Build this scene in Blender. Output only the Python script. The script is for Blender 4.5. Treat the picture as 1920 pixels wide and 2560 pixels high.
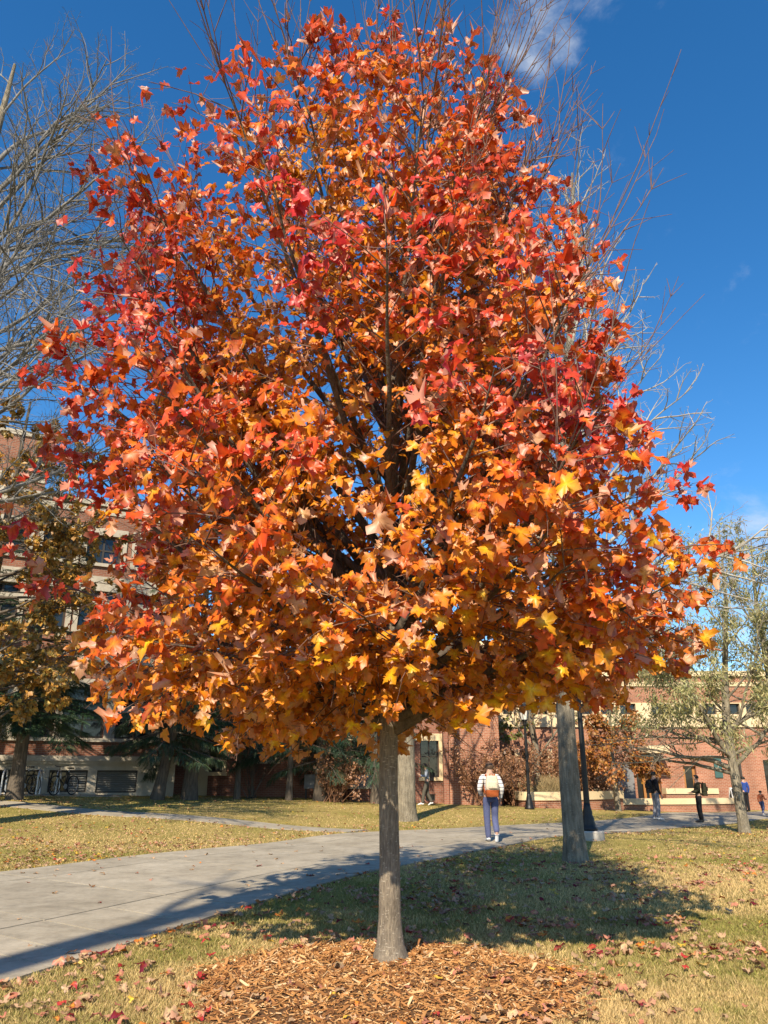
import bpy, math, random
import numpy as np
from mathutils import Vector, Matrix, Quaternion

R = math.radians
SC = bpy.context.scene
COL = SC.collection
for _o in list(bpy.data.objects):
    bpy.data.objects.remove(_o)

# ------------------------------------------------------------------ camera
CAM_H = 1.5
PITCH = R(18.82)
FPX = 1934.0                       # focal length in pixels of the 1920 x 2560 photograph
cam = bpy.data.cameras.new('camera')
cam.sensor_fit = 'VERTICAL'
cam.sensor_height = 36.0
cam.lens = FPX / 2560 * 36.0
cam.clip_start = 0.05
cam.clip_end = 3000
cam_ob = bpy.data.objects.new('camera', cam)
COL.objects.link(cam_ob)
cam_ob.location = (0, 0, CAM_H)
cam_ob.rotation_euler = (R(90) + PITCH, 0, 0)
SC.camera = cam_ob

# ------------------------------------------------------------------ sky, sun, exposure
SUN_AZ = R(15.5)                   # shadows run towards (sin, cos) of this angle
SUN_EL = R(38)
world = bpy.data.worlds.new('World')
SC.world = world
world.use_nodes = True
wn, wl = world.node_tree.nodes, world.node_tree.links
wn.clear()
w_out = wn.new('ShaderNodeOutputWorld')
w_bg = wn.new('ShaderNodeBackground')
w_bg.inputs['Strength'].default_value = 0.12
w_sky = wn.new('ShaderNodeTexSky')
w_sky.sky_type = 'NISHITA'
w_sky.sun_disc = False
w_sky.sun_elevation = SUN_EL
w_sky.sun_rotation = R(180) + SUN_AZ
w_sky.altitude = 250
w_sky.air_density = 1.0
w_sky.dust_density = 0.2
w_sky.ozone_density = 3.0
w_tc = wn.new('ShaderNodeTexCoord')
def wnode(t, **kw):
    n = wn.new(t)
    for k, v in kw.items():
        setattr(n, k, v)
    return n
def cloud_dir(px, py):
    cp, sp = math.cos(PITCH), math.sin(PITCH)
    a, b = (px - 960) / FPX, -(py - 1280) / FPX
    return Vector((a, cp - b * sp, sp + b * cp)).normalized()
w_map = wnode('ShaderNodeMapping'); w_map.inputs['Scale'].default_value = (1.0, 1.0, 1.7)
wl.new(w_tc.outputs['Generated'], w_map.inputs['Vector'])
w_noise = wnode('ShaderNodeTexNoise')
w_noise.inputs['Scale'].default_value = 11.0
w_noise.inputs['Detail'].default_value = 9.0
w_noise.inputs['Roughness'].default_value = 0.62
w_noise.inputs['Distortion'].default_value = 0.35
wl.new(w_map.outputs['Vector'], w_noise.inputs['Vector'])
acc = None
# a few small clouds at their places in the sky: centre, angular radius (cosine), strength
CLOUDS = [((1400, -10), 5.0, 0.85), ((1330, 90), 3.6, 0.62), ((1560, 400), 2.5, 0.2), ((0, 830), 10.0, 0.5), ((-300, 500), 9.0, 0.7),
          ((1860, 1440), 8.0, 0.6), ((600, 1000), 7.0, 0.5), ((1100, 830), 9.0, 0.55), ((2600, 900), 12.0, 0.7), ((-900, 900), 12.0, 0.7)]
for (cx, cy), deg, s in CLOUDS:
    dn = wnode('ShaderNodeVectorMath', operation='DOT_PRODUCT')
    dn.inputs[1].default_value = cloud_dir(cx, cy)
    wl.new(w_tc.outputs['Generated'], dn.inputs[0])
    mr = wnode('ShaderNodeMapRange', interpolation_type='SMOOTHSTEP')
    mr.inputs['From Min'].default_value = math.cos(R(deg)); mr.inputs['From Max'].default_value = 1.0
    mr.inputs['To Min'].default_value = 0.0; mr.inputs['To Max'].default_value = s
    wl.new(dn.outputs['Value'], mr.inputs['Value'])
    if acc is None:
        acc = mr.outputs['Result']
    else:
        mx = wnode('ShaderNodeMath', operation='MAXIMUM')
        wl.new(acc, mx.inputs[0]); wl.new(mr.outputs['Result'], mx.inputs[1])
        acc = mx.outputs[0]
w_add = wnode('ShaderNodeMath', operation='MULTIPLY_ADD')
wl.new(acc, w_add.inputs[0]); w_add.inputs[1].default_value = 0.42; wl.new(w_noise.outputs['Fac'], w_add.inputs[2])
w_thr = wnode('ShaderNodeMapRange', interpolation_type='SMOOTHSTEP')
w_thr.inputs['From Min'].default_value = 0.62; w_thr.inputs['From Max'].default_value = 1.22
wl.new(w_add.outputs[0], w_thr.inputs['Value'])
w_mix = wnode('ShaderNodeMix', data_type='RGBA')
w_mix.inputs['B'].default_value = (4.2, 4.5, 4.9, 1)
w_hsv = wnode('ShaderNodeHueSaturation')
w_hsv.inputs['Saturation'].default_value = 1.31
w_hsv.inputs['Value'].default_value = 1.04
wl.new(w_sky.outputs['Color'], w_hsv.inputs['Color'])
wl.new(w_thr.outputs['Result'], w_mix.inputs['Factor'])
wl.new(w_hsv.outputs['Color'], w_mix.inputs['A'])
wl.new(w_mix.outputs['Result'], w_bg.inputs['Color'])
wl.new(w_bg.outputs['Background'], w_out.inputs['Surface'])

sun = bpy.data.lights.new('sun', 'SUN')
sun.energy = 5.0
sun.angle = R(0.53)
sun.color = (1.0, 0.87, 0.68)
sun_ob = bpy.data.objects.new('sun', sun)
COL.objects.link(sun_ob)
_sd = Vector((math.sin(SUN_AZ) * math.cos(SUN_EL), math.cos(SUN_AZ) * math.cos(SUN_EL), -math.sin(SUN_EL)))
sun_ob.rotation_euler = _sd.to_track_quat('-Z', 'Y').to_euler()
sun_ob.location = (-10, -30, 30)

SC.view_settings.view_transform = 'Standard'
SC.view_settings.look = 'None'
SC.view_settings.exposure = 0.68
SC.view_settings.gamma = 1.0
SC.view_settings.use_curve_mapping = False
SC.render.engine = 'CYCLES'
SC.cycles.max_bounces = 5
SC.cycles.diffuse_bounces = 2
SC.cycles.transmission_bounces = 3
SC.cycles.transparent_max_bounces = 4
SC.cycles.use_denoising = True
SC.cycles.caustics_reflective = False
SC.cycles.caustics_refractive = False

# ------------------------------------------------------------------ projection helpers
CP, SP = math.cos(PITCH), math.sin(PITCH)
def at(px, py, Y):
    """the point of the place that photograph pixel (px, py) shows at distance Y"""
    a, b = (px - 960) / FPX, -(py - 1280) / FPX
    d = (a, CP - b * SP, SP + b * CP)
    k = Y / d[1]
    return Vector((d[0] * k, Y, CAM_H + d[2] * k))
def project(P):
    P = np.asarray(P, float)
    q = P - np.array([0, 0, CAM_H])
    dep = q[:, 1] * CP + q[:, 2] * SP
    up = -q[:, 1] * SP + q[:, 2] * CP
    return 960 + FPX * q[:, 0] / dep, 1280 - FPX * up / dep, dep

# ------------------------------------------------------------------ mesh helpers
def props(o, label=None, cat=None, group=None, kind=None):
    if label: o['label'] = label
    if cat: o['category'] = cat
    if group: o['group'] = group
    if kind: o['kind'] = kind
    return o
def empty(name, loc=(0, 0, 0), rz=0.0, label=None, cat=None, group=None):
    o = bpy.data.objects.new(name, None)
    o.empty_display_size = 0.2
    COL.objects.link(o)
    o.location = loc
    o.rotation_euler = (0, 0, rz)
    return props(o, label, cat, group)
def make_mesh(name, V, F, smooth=False, colors=None, edge=None):
    """V (n,3); F list of index tuples or list of (m,k) arrays"""
    V = np.asarray(V, dtype=np.float32)
    if len(F) and not isinstance(F[0], np.ndarray):
        by = {}
        for f in F:
            by.setdefault(len(f), []).append(f)
        F = [np.array(v, dtype=np.int32) for v in by.values()]
    F = [f for f in F if len(f)]
    me = bpy.data.meshes.new(name)
    nl = sum(f.size for f in F)
    nf = sum(len(f) for f in F)
    me.vertices.add(len(V)); me.vertices.foreach_set('co', V.ravel())
    me.loops.add(nl); me.loops.foreach_set('vertex_index', np.concatenate([f.ravel() for f in F]).astype(np.int32))
    st, tot, c = [], [], 0
    for f in F:
        k = f.shape[1]
        st.append(c + np.arange(len(f)) * k); tot.append(np.full(len(f), k)); c += f.size
    me.polygons.add(nf)
    me.polygons.foreach_set('loop_start', np.concatenate(st).astype(np.int32))
    me.polygons.foreach_set('loop_total', np.concatenate(tot).astype(np.int32))
    me.polygons.foreach_set('use_smooth', np.full(nf, bool(smooth)))
    if colors is not None:
        a = me.color_attributes.new('Col', 'FLOAT_COLOR', 'POINT')
        c4 = np.ones((len(V), 4), dtype=np.float32); c4[:, :3] = colors
        a.data.foreach_set('color', c4.ravel())
    if edge is not None:
        a = me.attributes.new('edge', 'FLOAT', 'POINT')
        a.data.foreach_set('value', np.asarray(edge, np.float32))
    me.update(calc_edges=True)
    me.validate(clean_customdata=False)
    return me
def obj(name, me, mat=None, parent=None, loc=None, rot=None):
    o = bpy.data.objects.new(name, me)
    COL.objects.link(o)
    if mat is not None and not me.materials:
        me.materials.append(mat)
    if parent is not None:
        o.parent = parent
    if loc is not None:
        o.location = loc
    if rot is not None:
        o.rotation_euler = rot
    return o
class MB:
    """collects shapes into one mesh"""
    def __init__(s): s.V = []; s.F = []
    def add(s, V, F):
        n = len(s.V)
        s.V += [tuple(v) for v in V]
        s.F += [tuple(i + n for i in f) for f in F]
        return s
    def box(s, x0, x1, y0, y1, z0, z1):
        V = [(x0,y0,z0),(x1,y0,z0),(x1,y1,z0),(x0,y1,z0),(x0,y0,z1),(x1,y0,z1),(x1,y1,z1),(x0,y1,z1)]
        return s.add(V, [(0,3,2,1),(4,5,6,7),(0,1,5,4),(1,2,6,5),(2,3,7,6),(3,0,4,7)])
    def lathe(s, prof, n=16, c=(0, 0, 0), cap=True):
        V = []
        for r, z in prof:
            for i in range(n):
                t = 2 * math.pi * i / n
                V.append((c[0] + r * math.cos(t), c[1] + r * math.sin(t), c[2] + z))
        F = []
        for k in range(len(prof) - 1):
            for i in range(n):
                j = (i + 1) % n
                F.append((k*n+i, k*n+j, (k+1)*n+j, (k+1)*n+i))
        if cap:
            F.append(tuple(range(n - 1, -1, -1))); F.append(tuple((len(prof)-1)*n + i for i in range(n)))
        return s.add(V, F)
    def tube(s, pts, r, n=8, cap=True):
        rr = r if hasattr(r, '__len__') else [r] * len(pts)
        V, F4, F3 = tubes([(np.array(pts, float), np.array(rr, float))], n, cap)
        return s.add(V.tolist(), [tuple(f) for f in F4.tolist()] + [tuple(f) for f in F3.tolist()])
    def torus(s, R0, r, nu=24, nv=6, M=None):
        V, F = [], []
        for i in range(nu):
            a = 2 * math.pi * i / nu
            for j in range(nv):
                b = 2 * math.pi * j / nv
                p = Vector(((R0 + r * math.cos(b)) * math.cos(a), r * math.sin(b), (R0 + r * math.cos(b)) * math.sin(a)))
                V.append(tuple(M @ p if M else p))
        for i in range(nu):
            for j in range(nv):
                F.append((i*nv+j, ((i+1)%nu)*nv+j, ((i+1)%nu)*nv+(j+1)%nv, i*nv+(j+1)%nv))
        return s.add(V, F)
    def ellipsoid(s, c, r, nu=14, nv=9):
        V, F = [], []
        for k in range(nv + 1):
            t = math.pi * k / nv
            for i in range(nu):
                a = 2 * math.pi * i / nu
                V.append((c[0]+r[0]*math.sin(t)*math.cos(a), c[1]+r[1]*math.sin(t)*math.sin(a), c[2]+r[2]*math.cos(t)))
        for k in range(nv):
            for i in range(nu):
                j = (i + 1) % nu
                F.append((k*nu+i, (k+1)*nu+i, (k+1)*nu+j, k*nu+j))
        return s.add(V, F)
    def build(s, name, mat, parent=None, smooth=False, loc=None, rot=None, xf=None, bevel=0.0):
        V = s.V if xf is None else [xf(*v) for v in s.V]
        me = make_mesh(name, np.array(V), s.F, smooth)
        if bevel:
            import bmesh
            bm = bmesh.new(); bm.from_mesh(me)
            bmesh.ops.bevel(bm, geom=bm.edges[:] , offset=bevel, segments=2, affect='EDGES', profile=0.5)
            bm.to_mesh(me); bm.free()
        return obj(name, me, mat, parent, loc, rot)
def tubes(polys, n=5, cap=False):
    """tubes round many polylines: [(pts (k,3), radii (k))...] -> V, quads, tris"""
    VV, QQ, TT, base = [], [], [], 0
    ang = np.arange(n) * 2 * np.pi / n
    ca, sa = np.cos(ang), np.sin(ang)
    for pts, rad in polys:
        k = len(pts)
        tg = np.empty_like(pts)
        tg[1:-1] = pts[2:] - pts[:-2]; tg[0] = pts[1] - pts[0]; tg[-1] = pts[-1] - pts[-2]
        tg /= np.linalg.norm(tg, axis=1)[:, None] + 1e-12
        ref = np.array([1.0, 0, 0]) if abs(tg[0][0]) < 0.8 else np.array([0, 1.0, 0])
        u = ref - tg * (tg @ ref)[:, None]
        u /= np.linalg.norm(u, axis=1)[:, None] + 1e-12
        v = np.cross(tg, u)
        P = pts[:, None, :] + rad[:, None, None] * (u[:, None, :] * ca[None, :, None] + v[:, None, :] * sa[None, :, None])
        VV.append(P.reshape(-1, 3))
        i = np.arange(k - 1)[:, None] * n + np.arange(n)[None, :]
        j = np.arange(k - 1)[:, None] * n + (np.arange(n)[None, :] + 1) % n
        QQ.append((np.stack([i, j, j + n, i + n], -1).reshape(-1, 4)) + base)
        if cap:
            a = np.arange(1, n - 1)
            TT.append(np.stack([np.zeros_like(a), a + 1, a], -1) + base)
            TT.append(np.stack([np.zeros_like(a), a, a + 1], -1) + base + (k - 1) * n)
        base += k * n
    V = np.concatenate(VV); Q = np.concatenate(QQ)
    T = np.concatenate(TT) if TT else np.zeros((0, 3), int)
    return V, Q, T
def vnoise(x, y, seed=0):
    """smooth value noise in numpy"""
    x, y = np.asarray(x, float), np.asarray(y, float)
    xi, yi = np.floor(x).astype(np.int64), np.floor(y).astype(np.int64)
    fx, fy = x - xi, y - yi
    fx, fy = fx * fx * (3 - 2 * fx), fy * fy * (3 - 2 * fy)
    def h(a, b):
        n = (a * 374761393 + b * 668265263 + seed * 974711) & 0xffffffff
        n = ((n ^ (n >> 13)) * 1274126177) & 0xffffffff
        return ((n ^ (n >> 16)) & 0xffff) / 65535.0
    return (h(xi, yi) * (1-fx) + h(xi+1, yi) * fx) * (1-fy) + (h(xi, yi+1) * (1-fx) + h(xi+1, yi+1) * fx) * fy
def sstep(a, b, x):
    t = np.clip((np.asarray(x, float) - a) / (b - a), 0, 1)
    return t * t * (3 - 2 * t)

# ------------------------------------------------------------------ materials
MATS = {}
def nodemat(name):
    m = bpy.data.materials.new(name)
    m.use_nodes = True
    nt = m.node_tree
    nt.nodes.clear()
    out = nt.nodes.new('ShaderNodeOutputMaterial')
    MATS[name] = m
    return m, nt, out
def mat_noise(name, c1, c2, scale=6.0, rough=0.85, bump=0.0, bscale=None, c3=None, stretch=(1, 1, 1), detail=6.0, metallic=0.0, spec=0.3, coord='Object', contrast=0.35, bdist=0.02):
    m, nt, out = nodemat(name)
    N, L = nt.nodes, nt.links
    b = N.new('ShaderNodeBsdfPrincipled')
    b.inputs['Roughness'].default_value = rough
    b.inputs['Metallic'].default_value = metallic
    b.inputs['Specular IOR Level'].default_value = spec
    tc = N.new('ShaderNodeTexCoord'); mp = N.new('ShaderNodeMapping')
    mp.inputs['Scale'].default_value = stretch
    L.new(tc.outputs[coord], mp.inputs['Vector'])
    n = N.new('ShaderNodeTexNoise')
    n.inputs['Scale'].default_value = scale; n.inputs['Detail'].default_value = detail; n.inputs['Roughness'].default_value = 0.65
    L.new(mp.outputs['Vector'], n.inputs['Vector'])
    cr = N.new('ShaderNodeValToRGB')
    e = cr.color_ramp.elements
    e[0].position = 0.5 - contrast / 2; e[0].color = (*c1, 1)
    e[1].position = 0.5 + contrast / 2; e[1].color = (*c2, 1)
    if c3:
        k = e.new(0.5); k.color = (*c3, 1)
    L.new(n.outputs['Fac'], cr.inputs['Fac'])
    L.new(cr.outputs['Color'], b.inputs['Base Color'])
    if bump:
        n2 = N.new('ShaderNodeTexNoise')
        n2.inputs['Scale'].default_value = bscale or scale * 3; n2.inputs['Detail'].default_value = 5
        L.new(mp.outputs['Vector'], n2.inputs['Vector'])
        bp = N.new('ShaderNodeBump'); bp.inputs['Strength'].default_value = bump; bp.inputs['Distance'].default_value = bdist
        L.new(n2.outputs['Fac'], bp.inputs['Height']); L.new(bp.outputs['Normal'], b.inputs['Normal'])
    L.new(b.outputs['BSDF'], out.inputs['Surface'])
    return m
def mat_plain(name, c, rough=0.6, metallic=0.0, spec=0.4):
    d = tuple(x * 0.82 for x in c)
    return mat_noise(name, d, c, 9.0, rough, 0.0, metallic=metallic, spec=spec)
def mat_leaf(name, source, trans=0.42, back=(0.66, 0.40, 0.27), backfac=0.7, gloss=0.045):
    """two-sided leaf: colour from the mesh ('Col') or from the object; paler underside; light passes through"""
    m, nt, out = nodemat(name)
    N, L = nt.nodes, nt.links
    if source == 'attr':
        a = N.new('ShaderNodeAttribute'); a.attribute_name = 'Col'
        col = a.outputs['Color']
    else:
        oi = N.new('ShaderNodeObjectInfo')
        ed = N.new('ShaderNodeAttribute'); ed.attribute_name = 'edge'
        hs = N.new('ShaderNodeHueSaturation')
        mr = N.new('ShaderNodeMapRange'); mr.inputs['To Min'].default_value = 0.535; mr.inputs['To Max'].default_value = 0.485
        L.new(ed.outputs['Fac'], mr.inputs['Value']); L.new(mr.outputs['Result'], hs.inputs['Hue'])
        mr2 = N.new('ShaderNodeMapRange'); mr2.inputs['To Min'].default_value = 1.12; mr2.inputs['To Max'].default_value = 0.9
        L.new(ed.outputs['Fac'], mr2.inputs['Value']); L.new(mr2.outputs['Result'], hs.inputs['Value'])
        L.new(oi.outputs['Color'], hs.inputs['Color'])
        col = hs.outputs['Color']
    tc = N.new('ShaderNodeTexCoord')
    nz = N.new('ShaderNodeTexNoise'); nz.inputs['Scale'].default_value = 22 if source == 'attr' else 6; nz.inputs['Detail'].default_value = 3
    L.new(tc.outputs['Object'], nz.inputs['Vector'])
    vr = N.new('ShaderNodeMapRange'); vr.inputs['From Min'].default_value = 0.3; vr.inputs['From Max'].default_value = 0.7
    vr.inputs['To Min'].default_value = 0.78; vr.inputs['To Max'].default_value = 1.15
    L.new(nz.outputs['Fac'], vr.inputs['Value'])
    vm = N.new('ShaderNodeVectorMath'); vm.operation = 'SCALE'
    L.new(col, vm.inputs[0]); L.new(vr.outputs['Result'], vm.inputs['Scale'])
    geo = N.new('ShaderNodeNewGeometry')
    bf = N.new('ShaderNodeMath'); bf.operation = 'MULTIPLY'; bf.inputs[1].default_value = backfac
    L.new(geo.outputs['Backfacing'], bf.inputs[0])
    mx = N.new('ShaderNodeMix'); mx.data_type = 'RGBA'
    mx.inputs['B'].default_value = (*back, 1)
    L.new(bf.outputs[0], mx.inputs['Factor']); L.new(vm.outputs['Vector'], mx.inputs['A'])
    d = N.new('ShaderNodeBsdfDiffuse'); t = N.new('ShaderNodeBsdfTranslucent'); g = N.new('ShaderNodeBsdfGlossy')
    g.inputs['Roughness'].default_value = 0.45
    L.new(mx.outputs['Result'], d.inputs['Color'])
    L.new(vm.outputs['Vector'], t.inputs['Color'])
    m1 = N.new('ShaderNodeMixShader'); m1.inputs['Fac'].default_value = trans
    L.new(d.outputs[0], m1.inputs[1]); L.new(t.outputs[0], m1.inputs[2])
    m2 = N.new('ShaderNodeMixShader'); m2.inputs['Fac'].default_value = gloss
    L.new(m1.outputs[0], m2.inputs[1]); L.new(g.outputs[0], m2.inputs[2])
    L.new(m2.outputs[0], out.inputs['Surface'])
    return m
def mat_attr(name, rough=0.9, trans=0.0):
    m, nt, out = nodemat(name)
    N, L = nt.nodes, nt.links
    a = N.new('ShaderNodeAttribute'); a.attribute_name = 'Col'
    d = N.new('ShaderNodeBsdfDiffuse'); L.new(a.outputs['Color'], d.inputs['Color'])
    if trans:
        t = N.new('ShaderNodeBsdfTranslucent'); L.new(a.outputs['Color'], t.inputs['Color'])
        mx = N.new('ShaderNodeMixShader'); mx.inputs['Fac'].default_value = trans
        L.new(d.outputs[0], mx.inputs[1]); L.new(t.outputs[0], mx.inputs[2]); L.new(mx.outputs[0], out.inputs['Surface'])
    else:
        L.new(d.outputs[0], out.inputs['Surface'])
    return m
def mat_objcol(name, rough=0.9):
    m, nt, out = nodemat(name)
    N, L = nt.nodes, nt.links
    oi = N.new('ShaderNodeObjectInfo')
    tc = N.new('ShaderNodeTexCoord'); nz = N.new('ShaderNodeTexNoise'); nz.inputs['Scale'].default_value = 40
    L.new(tc.outputs['Object'], nz.inputs['Vector'])
    vr = N.new('ShaderNodeMapRange'); vr.inputs['To Min'].default_value = 0.7; vr.inputs['To Max'].default_value = 1.3
    L.new(nz.outputs['Fac'], vr.inputs['Value'])
    vm = N.new('ShaderNodeVectorMath'); vm.operation = 'SCALE'
    L.new(oi.outputs['Color'], vm.inputs[0]); L.new(vr.outputs['Result'], vm.inputs['Scale'])
    d = N.new('ShaderNodeBsdfDiffuse'); L.new(vm.outputs['Vector'], d.inputs['Color'])
    L.new(d.outputs[0], out.inputs['Surface'])
    return m
def mat_brick(name, c1, c2, mortar, bw=0.21, bh=0.075, rough=0.9):
    """coursed brick; texture x runs along the wall whichever way it faces (object x + y), z up"""
    m, nt, out = nodemat(name)
    N, L = nt.nodes, nt.links
    b = N.new('ShaderNodeBsdfPrincipled'); b.inputs['Roughness'].default_value = rough; b.inputs['Specular IOR Level'].default_value = 0.2
    tc = N.new('ShaderNodeTexCoord'); sx = N.new('ShaderNodeSeparateXYZ'); cx = N.new('ShaderNodeCombineXYZ')
    L.new(tc.outputs['Object'], sx.inputs[0])
    ad = N.new('ShaderNodeMath'); ad.operation = 'ADD'
    L.new(sx.outputs['X'], ad.inputs[0]); L.new(sx.outputs['Y'], ad.inputs[1])
    L.new(ad.outputs[0], cx.inputs['X']); L.new(sx.outputs['Z'], cx.inputs['Y'])
    br = N.new('ShaderNodeTexBrick')
    br.inputs['Color1'].default_value = (*c1, 1); br.inputs['Color2'].default_value = (*c2, 1); br.inputs['Mortar'].default_value = (*mortar, 1)
    br.inputs['Scale'].default_value = 1.0
    br.inputs['Brick Width'].default_value = bw; br.inputs['Row Height'].default_value = bh
    br.inputs['Mortar Size'].default_value = 0.008; br.inputs['Mortar Smooth'].default_value = 0.2; br.inputs['Bias'].default_value = 0.0
    L.new(cx.outputs[0], br.inputs['Vector'])
    nz = N.new('ShaderNodeTexNoise'); nz.inputs['Scale'].default_value = 0.8; nz.inputs['Detail'].default_value = 6
    L.new(tc.outputs['Object'], nz.inputs['Vector'])
    vr = N.new('ShaderNodeMapRange'); vr.inputs['From Min'].default_value = 0.3; vr.inputs['From Max'].default_value = 0.7
    vr.inputs['To Min'].default_value = 0.72; vr.inputs['To Max'].default_value = 1.2
    L.new(nz.outputs['Fac'], vr.inputs['Value'])
    vm = N.new('ShaderNodeVectorMath'); vm.operation = 'SCALE'
    L.new(br.outputs['Color'], vm.inputs[0]); L.new(vr.outputs['Result'], vm.inputs['Scale'])
    L.new(vm.outputs['Vector'], b.inputs['Base Color'])
    bp = N.new('ShaderNodeBump'); bp.inputs['Strength'].default_value = 0.6; bp.inputs['Distance'].default_value = 0.01; bp.invert = True
    L.new(br.outputs['Fac'], bp.inputs['Height']); L.new(bp.outputs['Normal'], b.inputs['Normal'])
    L.new(b.outputs['BSDF'], out.inputs['Surface'])
    return m
def mat_glass(name, c=(0.015, 0.018, 0.02), rough=0.06):
    m, nt, out = nodemat(name)
    b = nt.nodes.new('ShaderNodeBsdfPrincipled')
    b.inputs['Base Color'].default_value = (*c, 1); b.inputs['Roughness'].default_value = rough; b.inputs['Specular IOR Level'].default_value = 0.55
    tc = nt.nodes.new('ShaderNodeTexCoord'); nz = nt.nodes.new('ShaderNodeTexNoise'); nz.inputs['Scale'].default_value = 1.4
    bp = nt.nodes.new('ShaderNodeBump'); bp.inputs['Strength'].default_value = 0.06; bp.inputs['Distance'].default_value = 0.05
    nt.links.new(tc.outputs['Object'], nz.inputs['Vector']); nt.links.new(nz.outputs['Fac'], bp.inputs['Height']); nt.links.new(bp.outputs['Normal'], b.inputs['Normal'])
    nt.links.new(b.outputs['BSDF'], out.inputs['Surface'])
    return m

M_LEAF = mat_leaf('maple_leaf_mass', 'attr')
M_LEAF1 = mat_leaf('maple_leaf_single', 'object')
M_LITTER = mat_leaf('leaf_litter', 'attr', trans=0.15, back=(0.55, 0.36, 0.22), backfac=0.5, gloss=0.03)
M_LITTER1 = mat_leaf('fallen_leaf_single', 'object', trans=0.12, back=(0.55, 0.36, 0.22), backfac=0.4, gloss=0.03)
M_FOL = mat_leaf('far_foliage', 'attr', trans=0.3, back=(0.3, 0.3, 0.2), backfac=0.2, gloss=0.04)
M_NEEDLE = mat_leaf('conifer_needles', 'attr', trans=0.12, back=(0.1, 0.12, 0.08), backfac=0.2, gloss=0.03)
M_GRASS = mat_attr('grass_blade', trans=0.3)
M_CHIP = mat_attr('mulch_chip_mass')
M_CHIP1 = mat_objcol('mulch_chip_single')
M_BARK = mat_noise('maple_bark', (0.12, 0.094, 0.066), (0.35, 0.285, 0.20), 11.0, 0.9, 1.0, 22.0, c3=(0.215, 0.175, 0.13), stretch=(6, 6, 1.0), contrast=0.42, bdist=0.014)
M_TWIG = mat_noise('maple_twig', (0.10, 0.055, 0.045), (0.24, 0.15, 0.11), 9.0, 0.85)
M_BARKG = mat_noise('grey_bark', (0.11, 0.09, 0.062), (0.34, 0.295, 0.215), 4.0, 0.95, 1.0, 10.0, c3=(0.22, 0.188, 0.135), stretch=(4, 4, 0.6), contrast=0.5, bdist=0.04)
M_BARKW = mat_noise('pale_twig_bark', (0.085, 0.08, 0.074), (0.25, 0.238, 0.22), 3.0, 0.9, 0.4, 9.0)
M_BARKP = mat_noise('pale_bare_twigs', (0.20, 0.18, 0.15), (0.46, 0.425, 0.365), 3.0, 0.9, 0.4, 9.0)
M_BARKD = mat_noise('dark_bark', (0.06, 0.05, 0.04), (0.17, 0.135, 0.10), 4.0, 0.95, 0.9, 10.0, stretch=(4, 4, 0.7), bdist=0.03)
def add_flecks(m, col):
    """short pale lenticels across the bark"""
    nt = m.node_tree; N, L = nt.nodes, nt.links
    b = next(n for n in N if n.type == 'BSDF_PRINCIPLED')
    src = b.inputs['Base Color'].links[0].from_socket
    tc = N.new('ShaderNodeTexCoord'); mp = N.new('ShaderNodeMapping'); mp.inputs['Scale'].default_value = (14, 14, 60)
    nz = N.new('ShaderNodeTexNoise'); nz.inputs['Scale'].default_value = 1.6; nz.inputs['Detail'].default_value = 2
    L.new(tc.outputs['Object'], mp.inputs['Vector']); L.new(mp.outputs['Vector'], nz.inputs['Vector'])
    mr = N.new('ShaderNodeMapRange'); mr.inputs['From Min'].default_value = .63; mr.inputs['From Max'].default_value = .72
    L.new(nz.outputs['Fac'], mr.inputs['Value'])
    n2 = N.new('ShaderNodeTexNoise'); n2.inputs['Scale'].default_value = 3.2; n2.inputs['Detail'].default_value = 5
    L.new(tc.outputs['Object'], n2.inputs['Vector'])
    m2 = N.new('ShaderNodeMapRange'); m2.inputs['From Min'].default_value = .35; m2.inputs['From Max'].default_value = .68; m2.inputs['To Min'].default_value = .72; m2.inputs['To Max'].default_value = 1.2
    L.new(n2.outputs['Fac'], m2.inputs['Value'])
    vm = N.new('ShaderNodeVectorMath'); vm.operation = 'SCALE'; L.new(src, vm.inputs[0]); L.new(m2.outputs['Result'], vm.inputs['Scale'])
    mx = N.new('ShaderNodeMix'); mx.data_type = 'RGBA'; mx.inputs['B'].default_value = (*col, 1)
    L.new(mr.outputs['Result'], mx.inputs['Factor']); L.new(vm.outputs['Vector'], mx.inputs['A']); L.new(mx.outputs['Result'], b.inputs['Base Color'])
add_flecks(M_BARK, (.46, .40, .31))
add_flecks(M_BARKG, (.42, .37, .28))
M_LAWN = None
# ------------------------------------------------------------------ terrain
_ctrl = [(-6, 0, 0), (0, 0, 0), (6, 0, 0), (-6, 7, 0), (0, 7, 0), (6, 7, 0), (-4, 12, 0), (4, 12, 0), (0, 16, 0), (10, 12, 0), (-12, 7, 0), (-3, 3, 0),
         (30, 40, -.2), (40, 10, -.1), (-40, 10, .3), (-40, 60, 1.), (40, 80, -.2), (0, 60, .4), (0, -30, 0), (40, -30, 0), (-40, -30, 0), (-25, 30, 1.), (-20, 20, .45), (-12, 14, 0.1)]
for _px, _py, _Y in [(0, 2178, 14.), (0, 2009, 25.), (0, 1986, 29.8), (231, 2030, 24.9), (463, 2045, 24.8), (753, 2070, 24.4), (463, 2132, 17.2), (694, 2106, 20.),
                     (830, 2089, 21.8), (400, 1990, 33.), (560, 1993, 35.), (700, 1996, 35.), (1038, 2010, 36.), (1100, 2071, 25.), (1230, 2108, 19.6), (1325, 2022, 35.),
                     (1645, 2053, 31.), (1755, 2058, 30.5), (1700, 2029, 42.), (1860, 2083, 25.), (1920, 2046, 33.), (1437, 2157, 15.4), (1478, 2100, 20.4), (1560, 2120, 19.)]:
    _p = at(_px, _py, _Y); _ctrl.append((_p.x, _p.y, _p.z))
_ctrl = np.array(_ctrl)
_D = np.hypot(_ctrl[:, None, 0] - _ctrl[None, :, 0], _ctrl[:, None, 1] - _ctrl[None, :, 1])
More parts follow.
